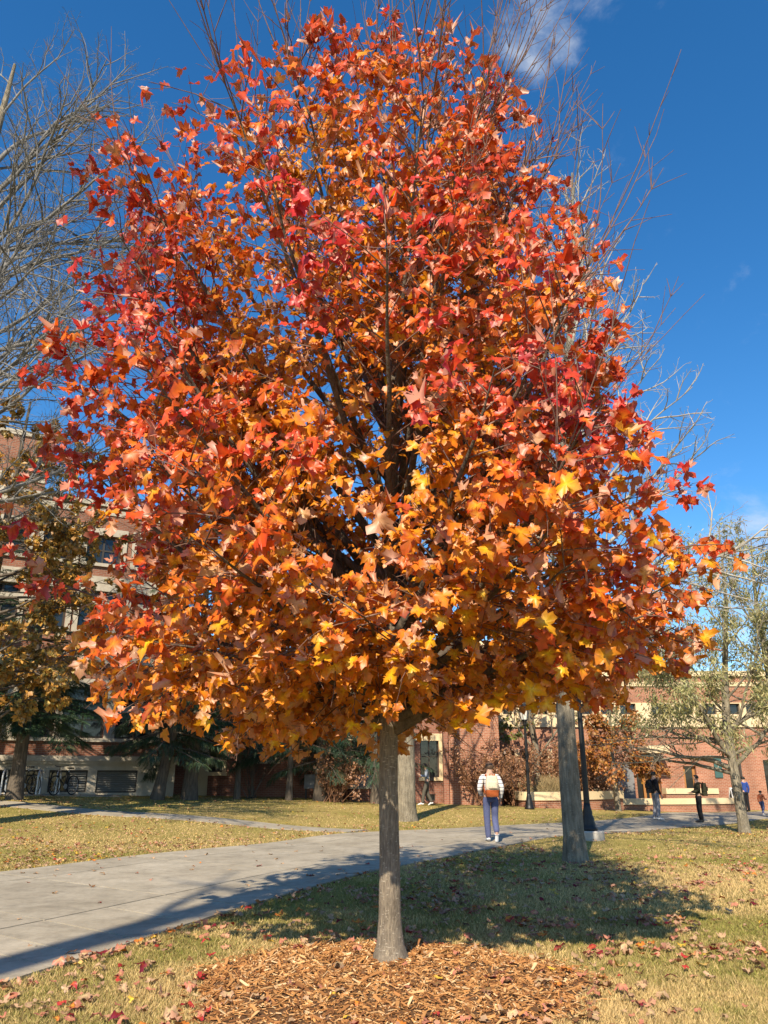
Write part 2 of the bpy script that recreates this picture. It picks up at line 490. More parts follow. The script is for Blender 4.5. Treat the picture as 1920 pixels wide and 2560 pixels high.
_A = np.zeros((len(_ctrl) + 1,) * 2)
_A[:-1, :-1] = -np.sqrt(_D ** 2 + 1.5 ** 2) - np.eye(len(_ctrl)) * 0.15
_A[:-1, -1] = _A[-1, :-1] = 1
_W = np.linalg.solve(_A, np.append(_ctrl[:, 2], 0))
def terrain(x, y):
    x, y = np.asarray(x, float), np.asarray(y, float)
    shp = x.shape
    xf, yf = x.ravel(), y.ravel()
    out = np.empty(len(xf))
    for s in range(0, len(xf), 50000):
        d2 = (xf[s:s+50000, None] - _ctrl[None, :, 0]) ** 2 + (yf[s:s+50000, None] - _ctrl[None, :, 1]) ** 2
        out[s:s+50000] = -np.sqrt(d2 + 1.5 ** 2) @ _W[:-1] + _W[-1]
    fade = 1 - sstep(60, 120, np.hypot(xf, yf - 20))
    return (np.clip(out, -.5, 1.4) * fade).reshape(shp)
def H(x, y):
    return float(terrain(np.array([x]), np.array([y]))[0])
def ground_at(px, Y):
    """ground point in photograph column px at distance Y"""
    z = 0.0
    for _ in range(4):
        dep = Y * CP + (z - CAM_H) * SP
        x = (px - 960) / FPX * dep
        z = H(x, Y)
    return Vector((x, Y, z))

_g = np.concatenate([-np.geomspace(46, 900, 14)[::-1], np.arange(-45, 45.1, .6), np.geomspace(46, 900, 14)])
_gx, _gy = np.meshgrid(_g, np.concatenate([-np.geomspace(13, 900, 12)[::-1], np.arange(-12, 60.1, .6), np.geomspace(61, 1500, 14)]), indexing='xy')
_gz = terrain(_gx, _gy)
_ny, _nx = _gx.shape
_i = (np.arange(_ny - 1)[:, None] * _nx + np.arange(_nx - 1)[None, :]).ravel()
def mat_lawn():
    m, nt, out = nodemat('lawn_turf')
    N, L = nt.nodes, nt.links
    b = N.new('ShaderNodeBsdfDiffuse')
    tc = N.new('ShaderNodeTexCoord')
    def noise(sc, det=5, ro=0.6):
        n = N.new('ShaderNodeTexNoise'); n.inputs['Scale'].default_value = sc; n.inputs['Detail'].default_value = det; n.inputs['Roughness'].default_value = ro
        L.new(tc.outputs['Object'], n.inputs['Vector']); return n
    big, mid, fine = noise(0.55), noise(5.0), noise(70.0, 4, 0.7)
    r1 = N.new('ShaderNodeValToRGB')
    e = r1.color_ramp.elements
    e[0].position = .36; e[0].color = (.48, .345, .13, 1); e[1].position = .64; e[1].color = (.27, .235, .065, 1)
    mx = N.new('ShaderNodeMath'); mx.operation = 'MULTIPLY_ADD'; mx.inputs[1].default_value = .45
    L.new(mid.outputs['Fac'], mx.inputs[0])
    ms = N.new('ShaderNodeMath'); ms.operation = 'MULTIPLY'; ms.inputs[1].default_value = .55
    L.new(big.outputs['Fac'], ms.inputs[0]); L.new(ms.outputs[0], mx.inputs[2]); L.new(mx.outputs[0], r1.inputs['Fac'])
    vr = N.new('ShaderNodeMapRange'); vr.inputs['From Min'].default_value = .25; vr.inputs['From Max'].default_value = .75; vr.inputs['To Min'].default_value = .5; vr.inputs['To Max'].default_value = 1.4
    L.new(fine.outputs['Fac'], vr.inputs['Value'])
    vm = N.new('ShaderNodeVectorMath'); vm.operation = 'SCALE'; L.new(r1.outputs['Color'], vm.inputs[0]); L.new(vr.outputs['Result'], vm.inputs['Scale'])
    L.new(vm.outputs['Vector'], b.inputs['Color'])
    bp = N.new('ShaderNodeBump'); bp.inputs['Strength'].default_value = 0.9; bp.inputs['Distance'].default_value = 0.03
    L.new(fine.outputs['Fac'], bp.inputs['Height']); L.new(bp.outputs['Normal'], b.inputs['Normal'])
    L.new(b.outputs[0], out.inputs['Surface'])
    return m
M_LAWN = mat_lawn()
lawn = obj('lawn', make_mesh('lawn', np.stack([_gx, _gy, _gz], -1).reshape(-1, 3), [np.stack([_i, _i + 1, _i + 1 + _nx, _i + _nx], -1)], True), M_LAWN)
props(lawn, kind='structure')

# ------------------------------------------------------------------ concrete paths
def mat_concrete():
    m, nt, out = nodemat('concrete_paving')
    N, L = nt.nodes, nt.links
    b = N.new('ShaderNodeBsdfPrincipled'); b.inputs['Roughness'].default_value = .85; b.inputs['Specular IOR Level'].default_value = .2
    tc = N.new('ShaderNodeTexCoord'); oi = N.new('ShaderNodeObjectInfo')
    def noise(sc, det=6, ro=.65):
        n = N.new('ShaderNodeTexNoise'); n.inputs['Scale'].default_value = sc; n.inputs['Detail'].default_value = det; n.inputs['Roughness'].default_value = ro
        L.new(tc.outputs['Object'], n.inputs['Vector']); return n
    big, fine, grit = noise(.9), noise(14), noise(180, 2)
    cr = N.new('ShaderNodeValToRGB'); e = cr.color_ramp.elements
    e[0].position = .33; e[0].color = (.30, .258, .188, 1); e[1].position = .68; e[1].color = (.42, .368, .278, 1)
    L.new(big.outputs['Fac'], cr.inputs['Fac'])
    def scale(col, fac, lo, hi, a=.3, z=.7):
        vr = N.new('ShaderNodeMapRange'); vr.inputs['From Min'].default_value = a; vr.inputs['From Max'].default_value = z
        vr.inputs['To Min'].default_value = lo; vr.inputs['To Max'].default_value = hi
        L.new(fac, vr.inputs['Value'])
        vm = N.new('ShaderNodeVectorMath'); vm.operation = 'SCALE'; L.new(col, vm.inputs[0]); L.new(vr.outputs['Result'], vm.inputs['Scale'])
        return vm.outputs['Vector']
    c = scale(cr.outputs['Color'], fine.outputs['Fac'], .87, 1.1)
    c = scale(c, grit.outputs['Fac'], .85, 1.12)
    stain = noise(2.6, 8, .75)
    c = scale(c, stain.outputs['Fac'], .70, 1.06, .30, .52)
    c = scale(c, oi.outputs['Random'], .92, 1.06, 0, 1)
    L.new(c, b.inputs['Base Color'])
    bp = N.new('ShaderNodeBump'); bp.inputs['Strength'].default_value = .25; bp.inputs['Distance'].default_value = .004
    L.new(grit.outputs['Fac'], bp.inputs['Height']); L.new(bp.outputs['Normal'], b.inputs['Normal'])
    L.new(b.outputs['BSDF'], out.inputs['Surface'])
    return m
M_CONC = mat_concrete()
M_JOINT = mat_noise('path_joint_soil', (.10, .08, .055), (.22, .18, .125), 12, .95, .5, 60)
_E1 = np.array([(-4.4, 1.5), (-3.6, 4), (-2.88, 6.63), (-2.45, 7.9), (-1.65, 10.3), (-.4, 13.4), (1.05, 15.9), (2.2, 18.1), (3.7, 20.2), (5.5, 21.8), (7.4, 24), (9.5, 27), (12.4, 30), (15.5, 33), (20, 36), (30, 41)])
_E2 = np.array([(-15, 4.5), (-12, 8), (-9.2, 10.8), (-7.8, 12), (-6.3, 13.7), (-4.9, 16.2), (-2.9, 19.5), (-1.4, 21.8), (.3, 23.6), (2.9, 25.4), (5.8, 27.7), (7.6, 29.6), (10.9, 34), (13.6, 38.5), (18, 41.6), (30, 47)])
def ease(P, v):
    k = np.clip(np.floor(v).astype(int), 0, len(P) - 2)
    t = (v - k)[:, None]
    p0, p1, p2, p3 = P[np.clip(k-1, 0, None)], P[k], P[k+1], P[np.clip(k+2, None, len(P)-1)]
    return 0.5 * ((2*p1) + (-p0+p2)*t + (2*p0-5*p1+4*p2-p3)*t*t + (-p0+3*p1-3*p2+p3)*t*t*t)
def ruled(E1, E2, v, u):
    a, b = ease(E1, v), ease(E2, v)
    return b * (1 - u[:, None]) + a * u[:, None]
def slab_mesh(name, E1, E2, v0, v1, u0, u1, top, gap=0.006, nv=6, nu=4, skirt=.05):
    vs = np.linspace(v0, v1, nv + 1); us = np.linspace(u0, u1, nu + 1)
    vv, uu = np.meshgrid(vs, us, indexing='ij')
    P = ruled(E1, E2, vv.ravel(), uu.ravel()).reshape(nv + 1, nu + 1, 2)
    c = P.mean((0, 1))
    # shrink towards the middle by half the joint
    d = P - c
    P = P - d / (np.linalg.norm(d, axis=2, keepdims=True) + 1e-9) * gap
    z = terrain(P[..., 0], P[..., 1]) + top
    V = np.concatenate([np.concatenate([P, z[..., None]], -1).reshape(-1, 3)])
    i = (np.arange(nv)[:, None] * (nu + 1) + np.arange(nu)[None, :]).ravel()
    Q = np.stack([i, i + 1, i + nu + 2, i + nu + 1], -1)
    ring = [k for k in range(nu)] + [k * (nu+1) + nu for k in range(nv)] + [nv*(nu+1) + nu - k for k in range(nu)] + [(nv - k) * (nu+1) for k in range(nv)]
    rv = V[ring] - np.array([0, 0, skirt])
    n0 = len(V); m = len(ring)
    V = np.concatenate([V, rv])
    S = np.array([(ring[k], n0 + k, n0 + (k+1) % m, ring[(k+1) % m]) for k in range(m)])
    # winding: make tops face up
    a, b, cc = V[Q[0][0]], V[Q[0][1]], V[Q[0][2]]
    if np.cross(b - a, cc - a)[2] < 0:
        Q = Q[:, ::-1]; S = S[:, ::-1]
    return make_mesh(name, V, [Q, S])
path = obj('concrete_path', slab_mesh('concrete_path', _E1, _E2, 0, len(_E1) - 1.001, 0, 1, .006, 0.0, 120, 8), M_JOINT)
props(path, kind='structure')
_rows = [0, .8, 1.6, 2.4, 3.2, 4.0, 5.0, 5.75, 6.4, 7.0, 7.6, 8.2, 8.8, 9.4, 10.0, 10.6, 11.2, 11.8, 12.4, 13.0, 13.7, 14.4, 14.99]
for _r in range(len(_rows) - 1):
    for _u0, _u1 in ((0, .2), (.2, .74), (.74, 1)):
        if _u0 == .74:
            _mid = (_rows[_r] + _rows[_r+1]) / 2
            for _a, _b in ((_rows[_r], _mid), (_mid, _rows[_r+1])):
                obj('paving_slab', slab_mesh('paving_slab', _E1, _E2, _a, _b, _u0, _u1, .022, .018), M_CONC, path)
        else:
            obj('paving_slab', slab_mesh('paving_slab', _E1, _E2, _rows[_r], _rows[_r+1], _u0, _u1, .022, .018), M_CONC, path)
# narrow path crossing the far lawn
def ribbon(cl, w):
    cl = np.array(cl, float)
    t = np.gradient(cl, axis=0); t /= np.linalg.norm(t, axis=1)[:, None]
    n = np.stack([t[:, 1], -t[:, 0]], -1)
    return cl + n * w / 2, cl - n * w / 2
_c1, _c2 = ribbon([(-26, 25.6), (-19, 25.3), (-14.5, 25.1), (-11.6, 25.0), (-8.9, 24.9), (-6.1, 24.8), (-3.6, 24.5), (-1.6, 23.9), (0.6, 22.9)], 1.35)
path2 = obj('narrow_path', slab_mesh('narrow_path', _c1, _c2, 0, 7.4, 0, 1, .004, 0.0, 60, 3), M_JOINT)
props(path2, kind='structure')
for _k in range(15):
    obj('paving_slab', slab_mesh('paving_slab', _c1, _c2, _k * .49, (_k + 1) * .49, 0, 1, .016, .008), M_CONC, path2)
_c1, _c2 = ribbon([(-24, 24.1), (-17.5, 27.6), (-13.6, 29.5), (-10.2, 31.5)], 1.5)
path3 = obj('building_walk', slab_mesh('building_walk', _c1, _c2, 0, 2.999, 0, 1, .02, 0.0, 30, 3), M_CONC)
props(path3, kind='structure')

def in_poly(x, y, P):
    c = np.zeros(len(x), bool)
    n = len(P)
    for i in range(n):
        x0, y0 = P[i]; x1, y1 = P[(i + 1) % n]
        hit = ((y0 > y) != (y1 > y)) & (x < (x1 - x0) * (y - y0) / (y1 - y0 + 1e-12) + x0)
        c ^= hit
    return c
_vv = np.linspace(0, 14.99, 90)
PATH_POLY = np.concatenate([ease(_E1, _vv), ease(_E2, _vv)[::-1]])
_vv = np.linspace(0, 7.4, 40)
_c1b, _c2b = ribbon([(-26, 25.6), (-19, 25.3), (-14.5, 25.1), (-11.6, 25.0), (-8.9, 24.9), (-6.1, 24.8), (-3.6, 24.5), (-1.6, 23.9), (0.6, 22.9)], 1.35)
PATH2_POLY = np.concatenate([ease(_c1b, _vv), ease(_c2b, _vv)[::-1]])
def on_path(x, y):
    return in_poly(x, y, PATH_POLY) | in_poly(x, y, PATH2_POLY)
# ------------------------------------------------------------------ maple leaf shapes
_half = [(.0, .0), (.17, -.07), (.36, -.10), (.33, .06), (.52, .12), (.50, .24), (.63, .45), (.45, .44), (.36, .50), (.225, .47), (.245, .64), (.31, .70), (.16, .80)]
_out = np.array(_half + [(0, 1.0)] + [(-x, y) for x, y in _half[:0:-1]])
_half_lo = [(.0, -.02), (.36, -.10), (.33, .06), (.52, .14), (.62, .45), (.23, .47), (.29, .69)]
_out_lo = np.array(_half_lo + [(0, 1.0)] + [(-x, y) for x, y in _half_lo[:0:-1]])
LEAF_C = np.array([0, .27])
def leaf_variant(rng, outline, rings=1, curl=1.0):
    """one leaf: x across, y base->tip, z up out of the blade"""
    n = len(outline)
    pts = [LEAF_C[None]]
    for k in range(1, rings + 1):
        pts.append(LEAF_C + (outline - LEAF_C) * k / rings)
    P = np.concatenate(pts)
    e = np.concatenate([[0]] + [np.full(n, k / rings) for k in range(1, rings + 1)])
    x, y = P[:, 0].copy(), P[:, 1].copy()
    a, b, c, t = rng.uniform(-.9, .5) * curl, rng.uniform(-.5, .25) * curl, rng.uniform(-.5, .5) * curl, rng.uniform(-.5, .5) * curl
    z = a * x * x + b * (y - .25) ** 2 + c * np.abs(x) * .35 + t * x * (y - .3) + rng.normal(0, .025 * curl, len(P)) * e
    # each lobe bends its own way
    ang = np.arctan2(x, y - .27)
    z += e ** 2 * .10 * curl * np.sin(ang * 2.5 + rng.uniform(0, 6.28))
    x *= rng.uniform(.88, 1.08)
    V = np.stack([x, y, z], -1)
    idx = np.arange(n)
    T = [np.stack([np.zeros(n, int), 1 + idx, 1 + (idx + 1) % n], -1)]
    Q = []
    for k in range(1, rings):
        o0, o1 = 1 + (k-1) * n, 1 + k * n
        Q.append(np.stack([o0 + idx, o1 + idx, o1 + (idx+1) % n, o0 + (idx+1) % n], -1))
    # petiole: a thin three-sided stalk from the blade's base
    if rings > 1:
        b0 = len(V)
        k = rng.uniform(-.1, .1)
        st = np.array([[-.011, 0, z[0]*.3], [.011, 0, z[0]*.3], [0, -.5, k + .12], [0, 0, z[0]*.3 - .016]])
        V = np.concatenate([V, st]); e = np.concatenate([e, [1, 1, 1, 1]])
        T.append(np.array([(b0, b0+1, b0+2), (b0, b0+2, b0+3), (b0+1, b0+3, b0+2)]))
    return V, T, Q, e
_lr = np.random.default_rng(5)
VAR_HI = [leaf_variant(_lr, _out, 1, 1.2 + .6 * (k % 3)) for k in range(9)]
VAR_CURL = [leaf_variant(_lr, _out, 1, 2.6) for k in range(6)]
VAR_FALL = [leaf_variant(_lr, _out, 1, 1.15) for k in range(8)]
VAR_LO = [leaf_variant(_lr, _out_lo, 1, 1.2) for k in range(6)]
def leaf_frames(tip, nrm):
    tip = tip / (np.linalg.norm(tip, axis=1)[:, None] + 1e-9)
    n = nrm - tip * np.sum(nrm * tip, 1)[:, None]
    n /= np.linalg.norm(n, axis=1)[:, None] + 1e-9
    x = np.cross(tip, n)
    return np.stack([x, tip, n], -1)            # columns
def leaf_mass(name, pos, frames, size, col, variant, variants, parent, mat, edge_col=None, kind='stuff'):
    """many leaves joined into one mesh; col (n,3)"""
    VV, CC, FF, base = [], [], [], 0
    for k, (V, T, Q, e) in enumerate(variants):
        sel = np.where(variant == k)[0]
        if not len(sel):
            continue
        W = np.einsum('nij,vj->nvi', frames[sel], V) * size[sel][:, None, None] + pos[sel][:, None, :]
        ec = col[sel] if edge_col is None else edge_col[sel]
        Cc = col[sel][:, None, :] * (1 - e)[None, :, None] + ec[:, None, :] * e[None, :, None]
        VV.append(W.reshape(-1, 3)); CC.append(Cc.reshape(-1, 3))
        off = base + np.arange(len(sel))[:, None, None] * len(V)
        for t in T:
            FF.append((t[None] + off).reshape(-1, 3))
        base += len(sel) * len(V)
    o = obj(name, make_mesh(name, np.concatenate(VV), [np.concatenate(FF)], True, np.concatenate(CC)), mat, parent)
    if kind:
        o['kind'] = kind
    return o

# ------------------------------------------------------------------ the maple in front
TREE = Vector((0.05, 7.31, 0.0))
_zl = np.array([1.55, 1.85, 2.23, 2.68, 3.28, 3.74, 4.2, 4.77, 5.57, 6.13, 6.86, 7.4, 8.0, 8.55, 9.0, 9.4])
_rl = np.array([1.0, 2.1, 2.60, 2.85, 3.06, 3.18, 3.18, 3.2, 3.14, 3.12, 3.12, 2.95, 2.5, 1.95, 1.2, .2])
_zr = np.array([1.55, 1.85, 2.22, 2.55, 2.67, 3.11, 3.46, 3.84, 4.35, 4.78, 5.24, 5.91, 6.65, 7.41, 8.5, 9.2, 9.65])
_rr = np.array([.5, 1.4, 2.2, 2.47, 2.65, 2.88, 3.02, 2.82, 2.55, 2.46, 2.4, 2.22, 1.95, 1.72, 1.4, 1.05, .4])
def env(z, az=0.0):
    """crown radius at height z towards azimuth az (0 = to the right, pi/2 = away)"""
    w = .5 + .5 * np.cos(az)
    r = np.interp(z, _zl, _rl) * (1 - w) + np.interp(z, _zr, _rr) * w
    r = r * (1 - .22 * np.clip(-np.sin(az), 0, 1) ** 1.5 * (1 - sstep(1.9, 3.7, z)))
    return r * (1 + .035 * np.sin(3 * az + z * 1.3) + .04 * np.sin(5 * az - z * 2.1))
rng = np.random.default_rng(11)
def curve3(p0, p1, p2, k):
    t = np.linspace(0, 1, k)[:, None]
    return (1-t)**2 * p0 + 2*(1-t)*t * p1 + t*t * p2
def wobble(P, amp, rng):
    k = len(P)
    n = rng.normal(0, amp, (k, 3)); n[0] = 0
    return P + np.cumsum(n, 0) * np.linspace(0, 1, k)[:, None]
tk = np.array([[0, 0, -.03], [.0, 0, .02], [.0, .0, .07], [.0, 0, .16], [.0, 0, .35], [.0, 0, .8], [-.01, 0, 1.4], [-.005, 0, 2.0], [.005, .01, 2.5], [.02, .02, 3.1], [.0, .03, 3.8], [.03, .02, 4.6], [.05, .04, 5.5], [.12, .02, 6.4], [.2, .05, 7.3], [.3, .03, 8.2], [.42, .05, 9.0], [.5, .05, 9.6]])
tr = np.array([.20, .175, .145, .115, .095, .086, .083, .081, .078, .077, .069, .06, .051, .042, .033, .024, .015, .006])
def trunk_at(z):
    return np.array([np.interp(z, tk[:, 2], tk[:, 0]), np.interp(z, tk[:, 2], tk[:, 1]), z])
limbs, subs, twigs, shoots = [], [], [], []
leafP, leafD, leafO = [], [], []
NL = 106
for k in range(NL):
    # targets spread over the crown's surface
    f = (k + .5) / NL
    zt = np.interp(f, [0, .15, .29, .50, .76, 1.0], [2.0, 2.6, 3.7, 5.5, 7.5, 9.25])
    az = k * 2.39996 + rng.uniform(-.25, .25)
    if zt < 2.6 and math.cos(az) > .1:
        zt = 2.6 + rng.uniform(0, .35)
    r = env(zt, az) * rng.uniform(.84, 1.02)
    out = np.array([math.cos(az), math.sin(az), 0])
    slope = np.interp(zt, [1.9, 3, 5, 8, 9.4], [.12, .5, .85, 1.5, 2.6]) * rng.uniform(.8, 1.2)
    z0 = min(max(1.85 + rng.uniform(0, .5), zt - r * slope), zt - .02)
    if zt < 2.75:
        z0 = rng.uniform(2.1, 2.6)
    p0 = trunk_at(z0)
    p2 = out * r + np.array([np.interp(zt, [7, 9.4], [0, .45]), 0, zt])
    p1 = p0 + (p2 - p0) * .5 + out * r * .12 * rng.uniform(-.2, 1) + np.array([0, 0, (.22 if zt < 3 else -.05) * rng.uniform(.2, 1.2)])
    P = wobble(curve3(p0, p1, p2, 12), .02, rng)
    L = np.linalg.norm(np.diff(P, axis=0), axis=1).sum()
    r0 = min(.012 + .0135 * L, np.interp(z0, tk[:, 2], tr) * .62) * (.62 if zt < 2.75 else 1)
    limbs.append((P, np.linspace(r0, .0045, 12) ** 1.0))
    nb = int(5 + L * 4.5)
    for j in range(nb):
        ts = .08 if zt < 3.0 else .26
        t = ts + (1 - ts) * (j + rng.uniform(0, .9)) / nb
        s = t * 11; i = min(int(s), 10)
        q = P[i] + (P[i+1] - P[i]) * (s - i)
        d = P[i+1] - P[i]; d /= np.linalg.norm(d)
        side = np.cross(d, [0, 0, 1.0]); side /= np.linalg.norm(side) + 1e-9
        sg = 1 if j % 2 else -1
        upv = np.cross(side, d)
        phi = rng.normal(0, .6)
        bd = d * rng.uniform(.5, .9) + sg * side * math.cos(phi) * .9 + upv * math.sin(phi) * .9
        bd /= np.linalg.norm(bd)
        L2 = rng.uniform(.35, 1.0) * (1.25 - .55 * max(t, .3)) * (.55 + .16 * L)
        e = q + bd * L2 + np.array([0, 0, rng.uniform(-.12, .18) - (.35 if zt < 2.9 else 0)]) * L2
        rad = math.hypot(e[0], e[1]); lim = float(env(e[2], math.atan2(e[1], e[0]))) * 1.04
        if rad > lim or e[2] < 1.62:
            e = q + (e - q) * max(.25, min(1, lim / max(rad, .01)) ** 3)
            if e[2] < 1.65: e[2] = 1.65 + rng.uniform(0, .3)
        B = wobble(curve3(q, q + (e - q) * .5 + np.array([0, 0, .06 * L2]), e, 7), .012, rng)
        subs.append((B, np.linspace(.008, .0028, 7)))
        ntw = max(2, int(L2 * 6.5))
        for m in range(ntw):
            tt = .3 + .7 * (m + rng.uniform(0, .9)) / ntw
            s2 = tt * 6; i2 = min(int(s2), 5)
            w0 = B[i2] + (B[i2+1] - B[i2]) * (s2 - i2)
            d2 = B[i2+1] - B[i2]; d2 /= np.linalg.norm(d2) + 1e-9
            td = d2 * .7 + rng.normal(0, .62, 3) + np.array([0, 0, .1]); td /= np.linalg.norm(td)
            L3 = rng.uniform(.14, .38)
            w1 = w0 + td * L3
            T = curve3(w0, (w0 + w1) / 2 + rng.normal(0, .02, 3), w1, 4)
            twigs.append((T, np.linspace(.0032, .0018, 4)))
            nlf = rng.integers(3, 7)
            for a in range(nlf):
                ft = 1 - .75 * (a // 2) / 3 - rng.uniform(0, .06)
                lp = w0 + (w1 - w0) * ft
                leafP.append(lp); leafD.append(td); leafO.append((-1) ** a)
    # long bare shoots that stick out of the upper and outer crown
    if zt > 6.3 or (out[0] > .3 and zt > 3.6):
        for s_ in range((4 if zt > 7.0 else (2 if zt > 5 else 1)) + (1 if out[0] > .2 else 0)):
            i = rng.integers(9, 12)
            b0 = P[min(i, 11)]
            out2 = b0 * np.array([1, 1, 0]) / (math.hypot(b0[0], b0[1]) + 1e-6)
            sd = out2 * rng.uniform(.15, .9) + np.array([0, 0, 1.0]) * rng.uniform(.6, 1.3) + rng.normal(0, .18, 3)
            sd /= np.linalg.norm(sd)
            Ls = rng.uniform(.8, 1.9)
            e = b0 + sd * Ls + np.array([0, 0, .15])
            S = wobble(curve3(b0, b0 + sd * Ls * .5 + out2 * .08, e, 8), .012, rng)
            shoots.append((S, np.linspace(.0065, .0022, 8)))
            for q_ in range(rng.integers(2, 6)):
                i3 = rng.integers(2, 7)
                for sg in (-1, 1):
                    if rng.random() < .75:
                        dd = (S[i3] - S[i3-1]); dd /= np.linalg.norm(dd)
                        pr = np.cross(dd, rng.normal(0, 1, 3)); pr /= np.linalg.norm(pr)
                        ee = S[i3] + (dd * .8 + sg * pr * .6) * rng.uniform(.08, .42)
                        shoots.append((curve3(S[i3], (S[i3] + ee) / 2 + pr * .01, ee, 3), np.array([.004, .003, .002])))
leafP, leafD, leafO = np.array(leafP), np.array(leafD), np.array(leafO, float)
nL = len(leafP)
az = np.arctan2(leafP[:, 1], leafP[:, 0]); rad = np.hypot(leafP[:, 0], leafP[:, 1])
er = env(leafP[:, 2], az)
gap = .6 * vnoise(leafP[:, 0] * 1.5 + leafP[:, 1] * .8 + 17, leafP[:, 2] * 1.7 - leafP[:, 1] * .6, 21) + .4 * vnoise(leafP[:, 0] * 3.1 - leafP[:, 1] * 2 + 5, leafP[:, 2] * 3.3 + leafP[:, 1], 22)
zmin = 1.58 + .66 * np.clip(np.cos(az), 0, 1) + .22 * np.clip(-np.cos(az), 0, 1) - .06 * np.clip(-np.sin(az), 0, 1) + .25 * (vnoise(az * 3, rad * 2, 5) - .5)
thin = np.where(gap < .40, .42 + .30 * sstep(4.2, 6.5, leafP[:, 2]), .03 + .2 * sstep(5.5, 8.5, leafP[:, 2]))
keep = (rad < er * 1.08) & (leafP[:, 2] > zmin) & (rng.random(nL) > thin)
leafP, leafD, leafO, az, rad, er = (a[keep] for a in (leafP, leafD, leafO, az, rad, er))
nL = len(leafP)
outw = np.stack([np.cos(az), np.sin(az), np.zeros(nL)], -1)
side = np.cross(leafD, [0, 0, 1.0]); side /= np.linalg.norm(side, axis=1)[:, None] + 1e-9
pet = side * leafO[:, None] * .6 + outw * .35 + rng.normal(0, .45, (nL, 3)) + np.array([0, 0, -.15])
pet /= np.linalg.norm(pet, axis=1)[:, None]
P0 = leafP + pet * rng.uniform(.03, .085, nL)[:, None]
z = leafP[:, 2]
hi = sstep(6.0, 8.5, z)
tip = pet * .55 + outw * .45 + rng.normal(0, .38, (nL, 3)) + np.array([0, 0, -.85])[None] * (1 - .75 * hi)[:, None]
nrm = outw * .55 + np.array([-.2, -.55, .75]) + rng.normal(0, .5, (nL, 3))
flip = rng.random(nL) < (.17 + .36 * hi)
nrm[flip] *= -1
FR = leaf_frames(tip, nrm)
size = np.clip(rng.normal(.094, .029, nL), .038, .18) * (1 - .08 * hi) * (1 + .06 * (1 - sstep(3.0, 4.2, z)))
# leaf pigments
q = np.clip(rad / er, 0, 1.1)
PIG = np.array([(.78, .39, .012), (.74, .235, .010), (.68, .125, .012), (.66, .080, .020), (.62, .052, .042), (.36, .095, .035)])   # gold, amber, orange, scarlet, crimson, rust
ripe = -.5 + 2.6 * sstep(.40, .98, q) * sstep(1.6, 3.6, z + .9 * q) + .16 * np.clip(z - 3.2, 0, 4) + 1.25 * (vnoise(az * 2.2 + 7, z * .9, 3) - .5) * 2 + .7 * (vnoise(az * 6 + 3, z * 2.4, 6) - .5) * 2 + rng.normal(0, .62, nL)
ripe -= .35 * hi
ripe -= 1.7 * (1 - sstep(2.2, 3.7, z)) + 1.0 * (1 - sstep(.5, .88, q))
ripe += .6 * sstep(.1, .8, -np.cos(az)) * sstep(2.8, 4.0, z) * (1 - hi)
ripe = np.clip(ripe, 0, 4.35)
rust = rng.random(nL) < .08 + .42 * hi + .12 * sstep(.2, 1, np.cos(az)) * sstep(3, 5, z)
ii = np.floor(ripe).astype(int); fr = (ripe - ii)[:, None]
colr = PIG[ii] * (1 - fr) + PIG[np.minimum(ii + 1, 4)] * fr
colr[rust] = colr[rust] * .35 + PIG[5] * .65
colr *= rng.uniform(.82, 1.15, nL)[:, None]
edge = colr * np.array([.96, .62, .8]) + np.array([.015, 0, .008])
var = rng.integers(0, len(VAR_HI), nL)
curled = flip | (rng.random(nL) < .12 + .3 * hi)
WP = P0 + np.array(TREE)[None]
# leaves towards the viewer: the ones that show largest become leaves of their own
px, py, dep = project(WP)
inside = (px > 0) & (px < 1920) & (py > 0) & (py < 2560)
cell = (np.floor(px / 46).astype(int) * 1000 + np.floor(py / 46).astype(int))
order = np.argsort(dep)
seen, front = set(), []
for i in order:
    if inside[i] and cell[i] not in seen:
        seen.add(cell[i]); front.append(i)
front = np.array(front)
vw = WP[front] - np.array([0, 0, CAM_H]); vw /= np.linalg.norm(vw, axis=1)[:, None]
area = (size[front] / dep[front]) ** 2 * (np.abs(np.sum(vw * FR[front][:, :, 2], 1)) + .15)
single = front[np.argsort(-area)[:300]]
is_single = np.zeros(nL, bool); is_single[single] = True

maple = empty('maple_tree', TREE, label='young maple covered in red, orange and gold autumn leaves in the mulch bed', cat='tree')
V, Q, T = tubes([(tk, tr)], 28)
a_ = np.arctan2(V[:, 1], V[:, 0])
fl = np.clip(1 - V[:, 2] / .3, 0, 1) ** 2
V[:, :2] *= (1 + (.10 * np.sin(3 * a_ + .7) + .06 * np.sin(5 * a_)) * fl + .02 * np.sin(4 * a_ + V[:, 2] * 2) + .015 * np.sin(9 * a_ - V[:, 2]))[:, None]
obj('trunk', make_mesh('trunk', V, [Q], True), M_BARK, maple)
V, Q, _ = tubes(limbs, 7)
obj('limbs', make_mesh('limbs', V, [Q], True), M_BARKD, maple)['kind'] = 'stuff'
V1, Q1, _ = tubes(subs, 3); V2, Q2, _ = tubes(twigs, 3); V3, Q3, _ = tubes(shoots, 4)
tw = obj('twigs', make_mesh('twigs', np.concatenate([V1, V2, V3]), [np.concatenate([Q1, Q2 + len(V1), Q3 + len(V1) + len(V2)])], True), M_TWIG, maple)
tw['kind'] = 'stuff'
rear = ((WP[:, 1] > TREE.y + .2) | (q < .62)) & ~is_single
allv = VAR_HI + VAR_CURL + VAR_LO
vid = var.copy()
vid[curled] = len(VAR_HI) + rng.integers(0, len(VAR_CURL), curled.sum())
lo = rear & ~curled
vid[lo] = len(VAR_HI) + len(VAR_CURL) + rng.integers(0, len(VAR_LO), lo.sum())
m = ~is_single
crown = leaf_mass('crown', P0[m], FR[m], size[m], colr[m], vid[m], allv, maple, M_LEAF, edge[m])
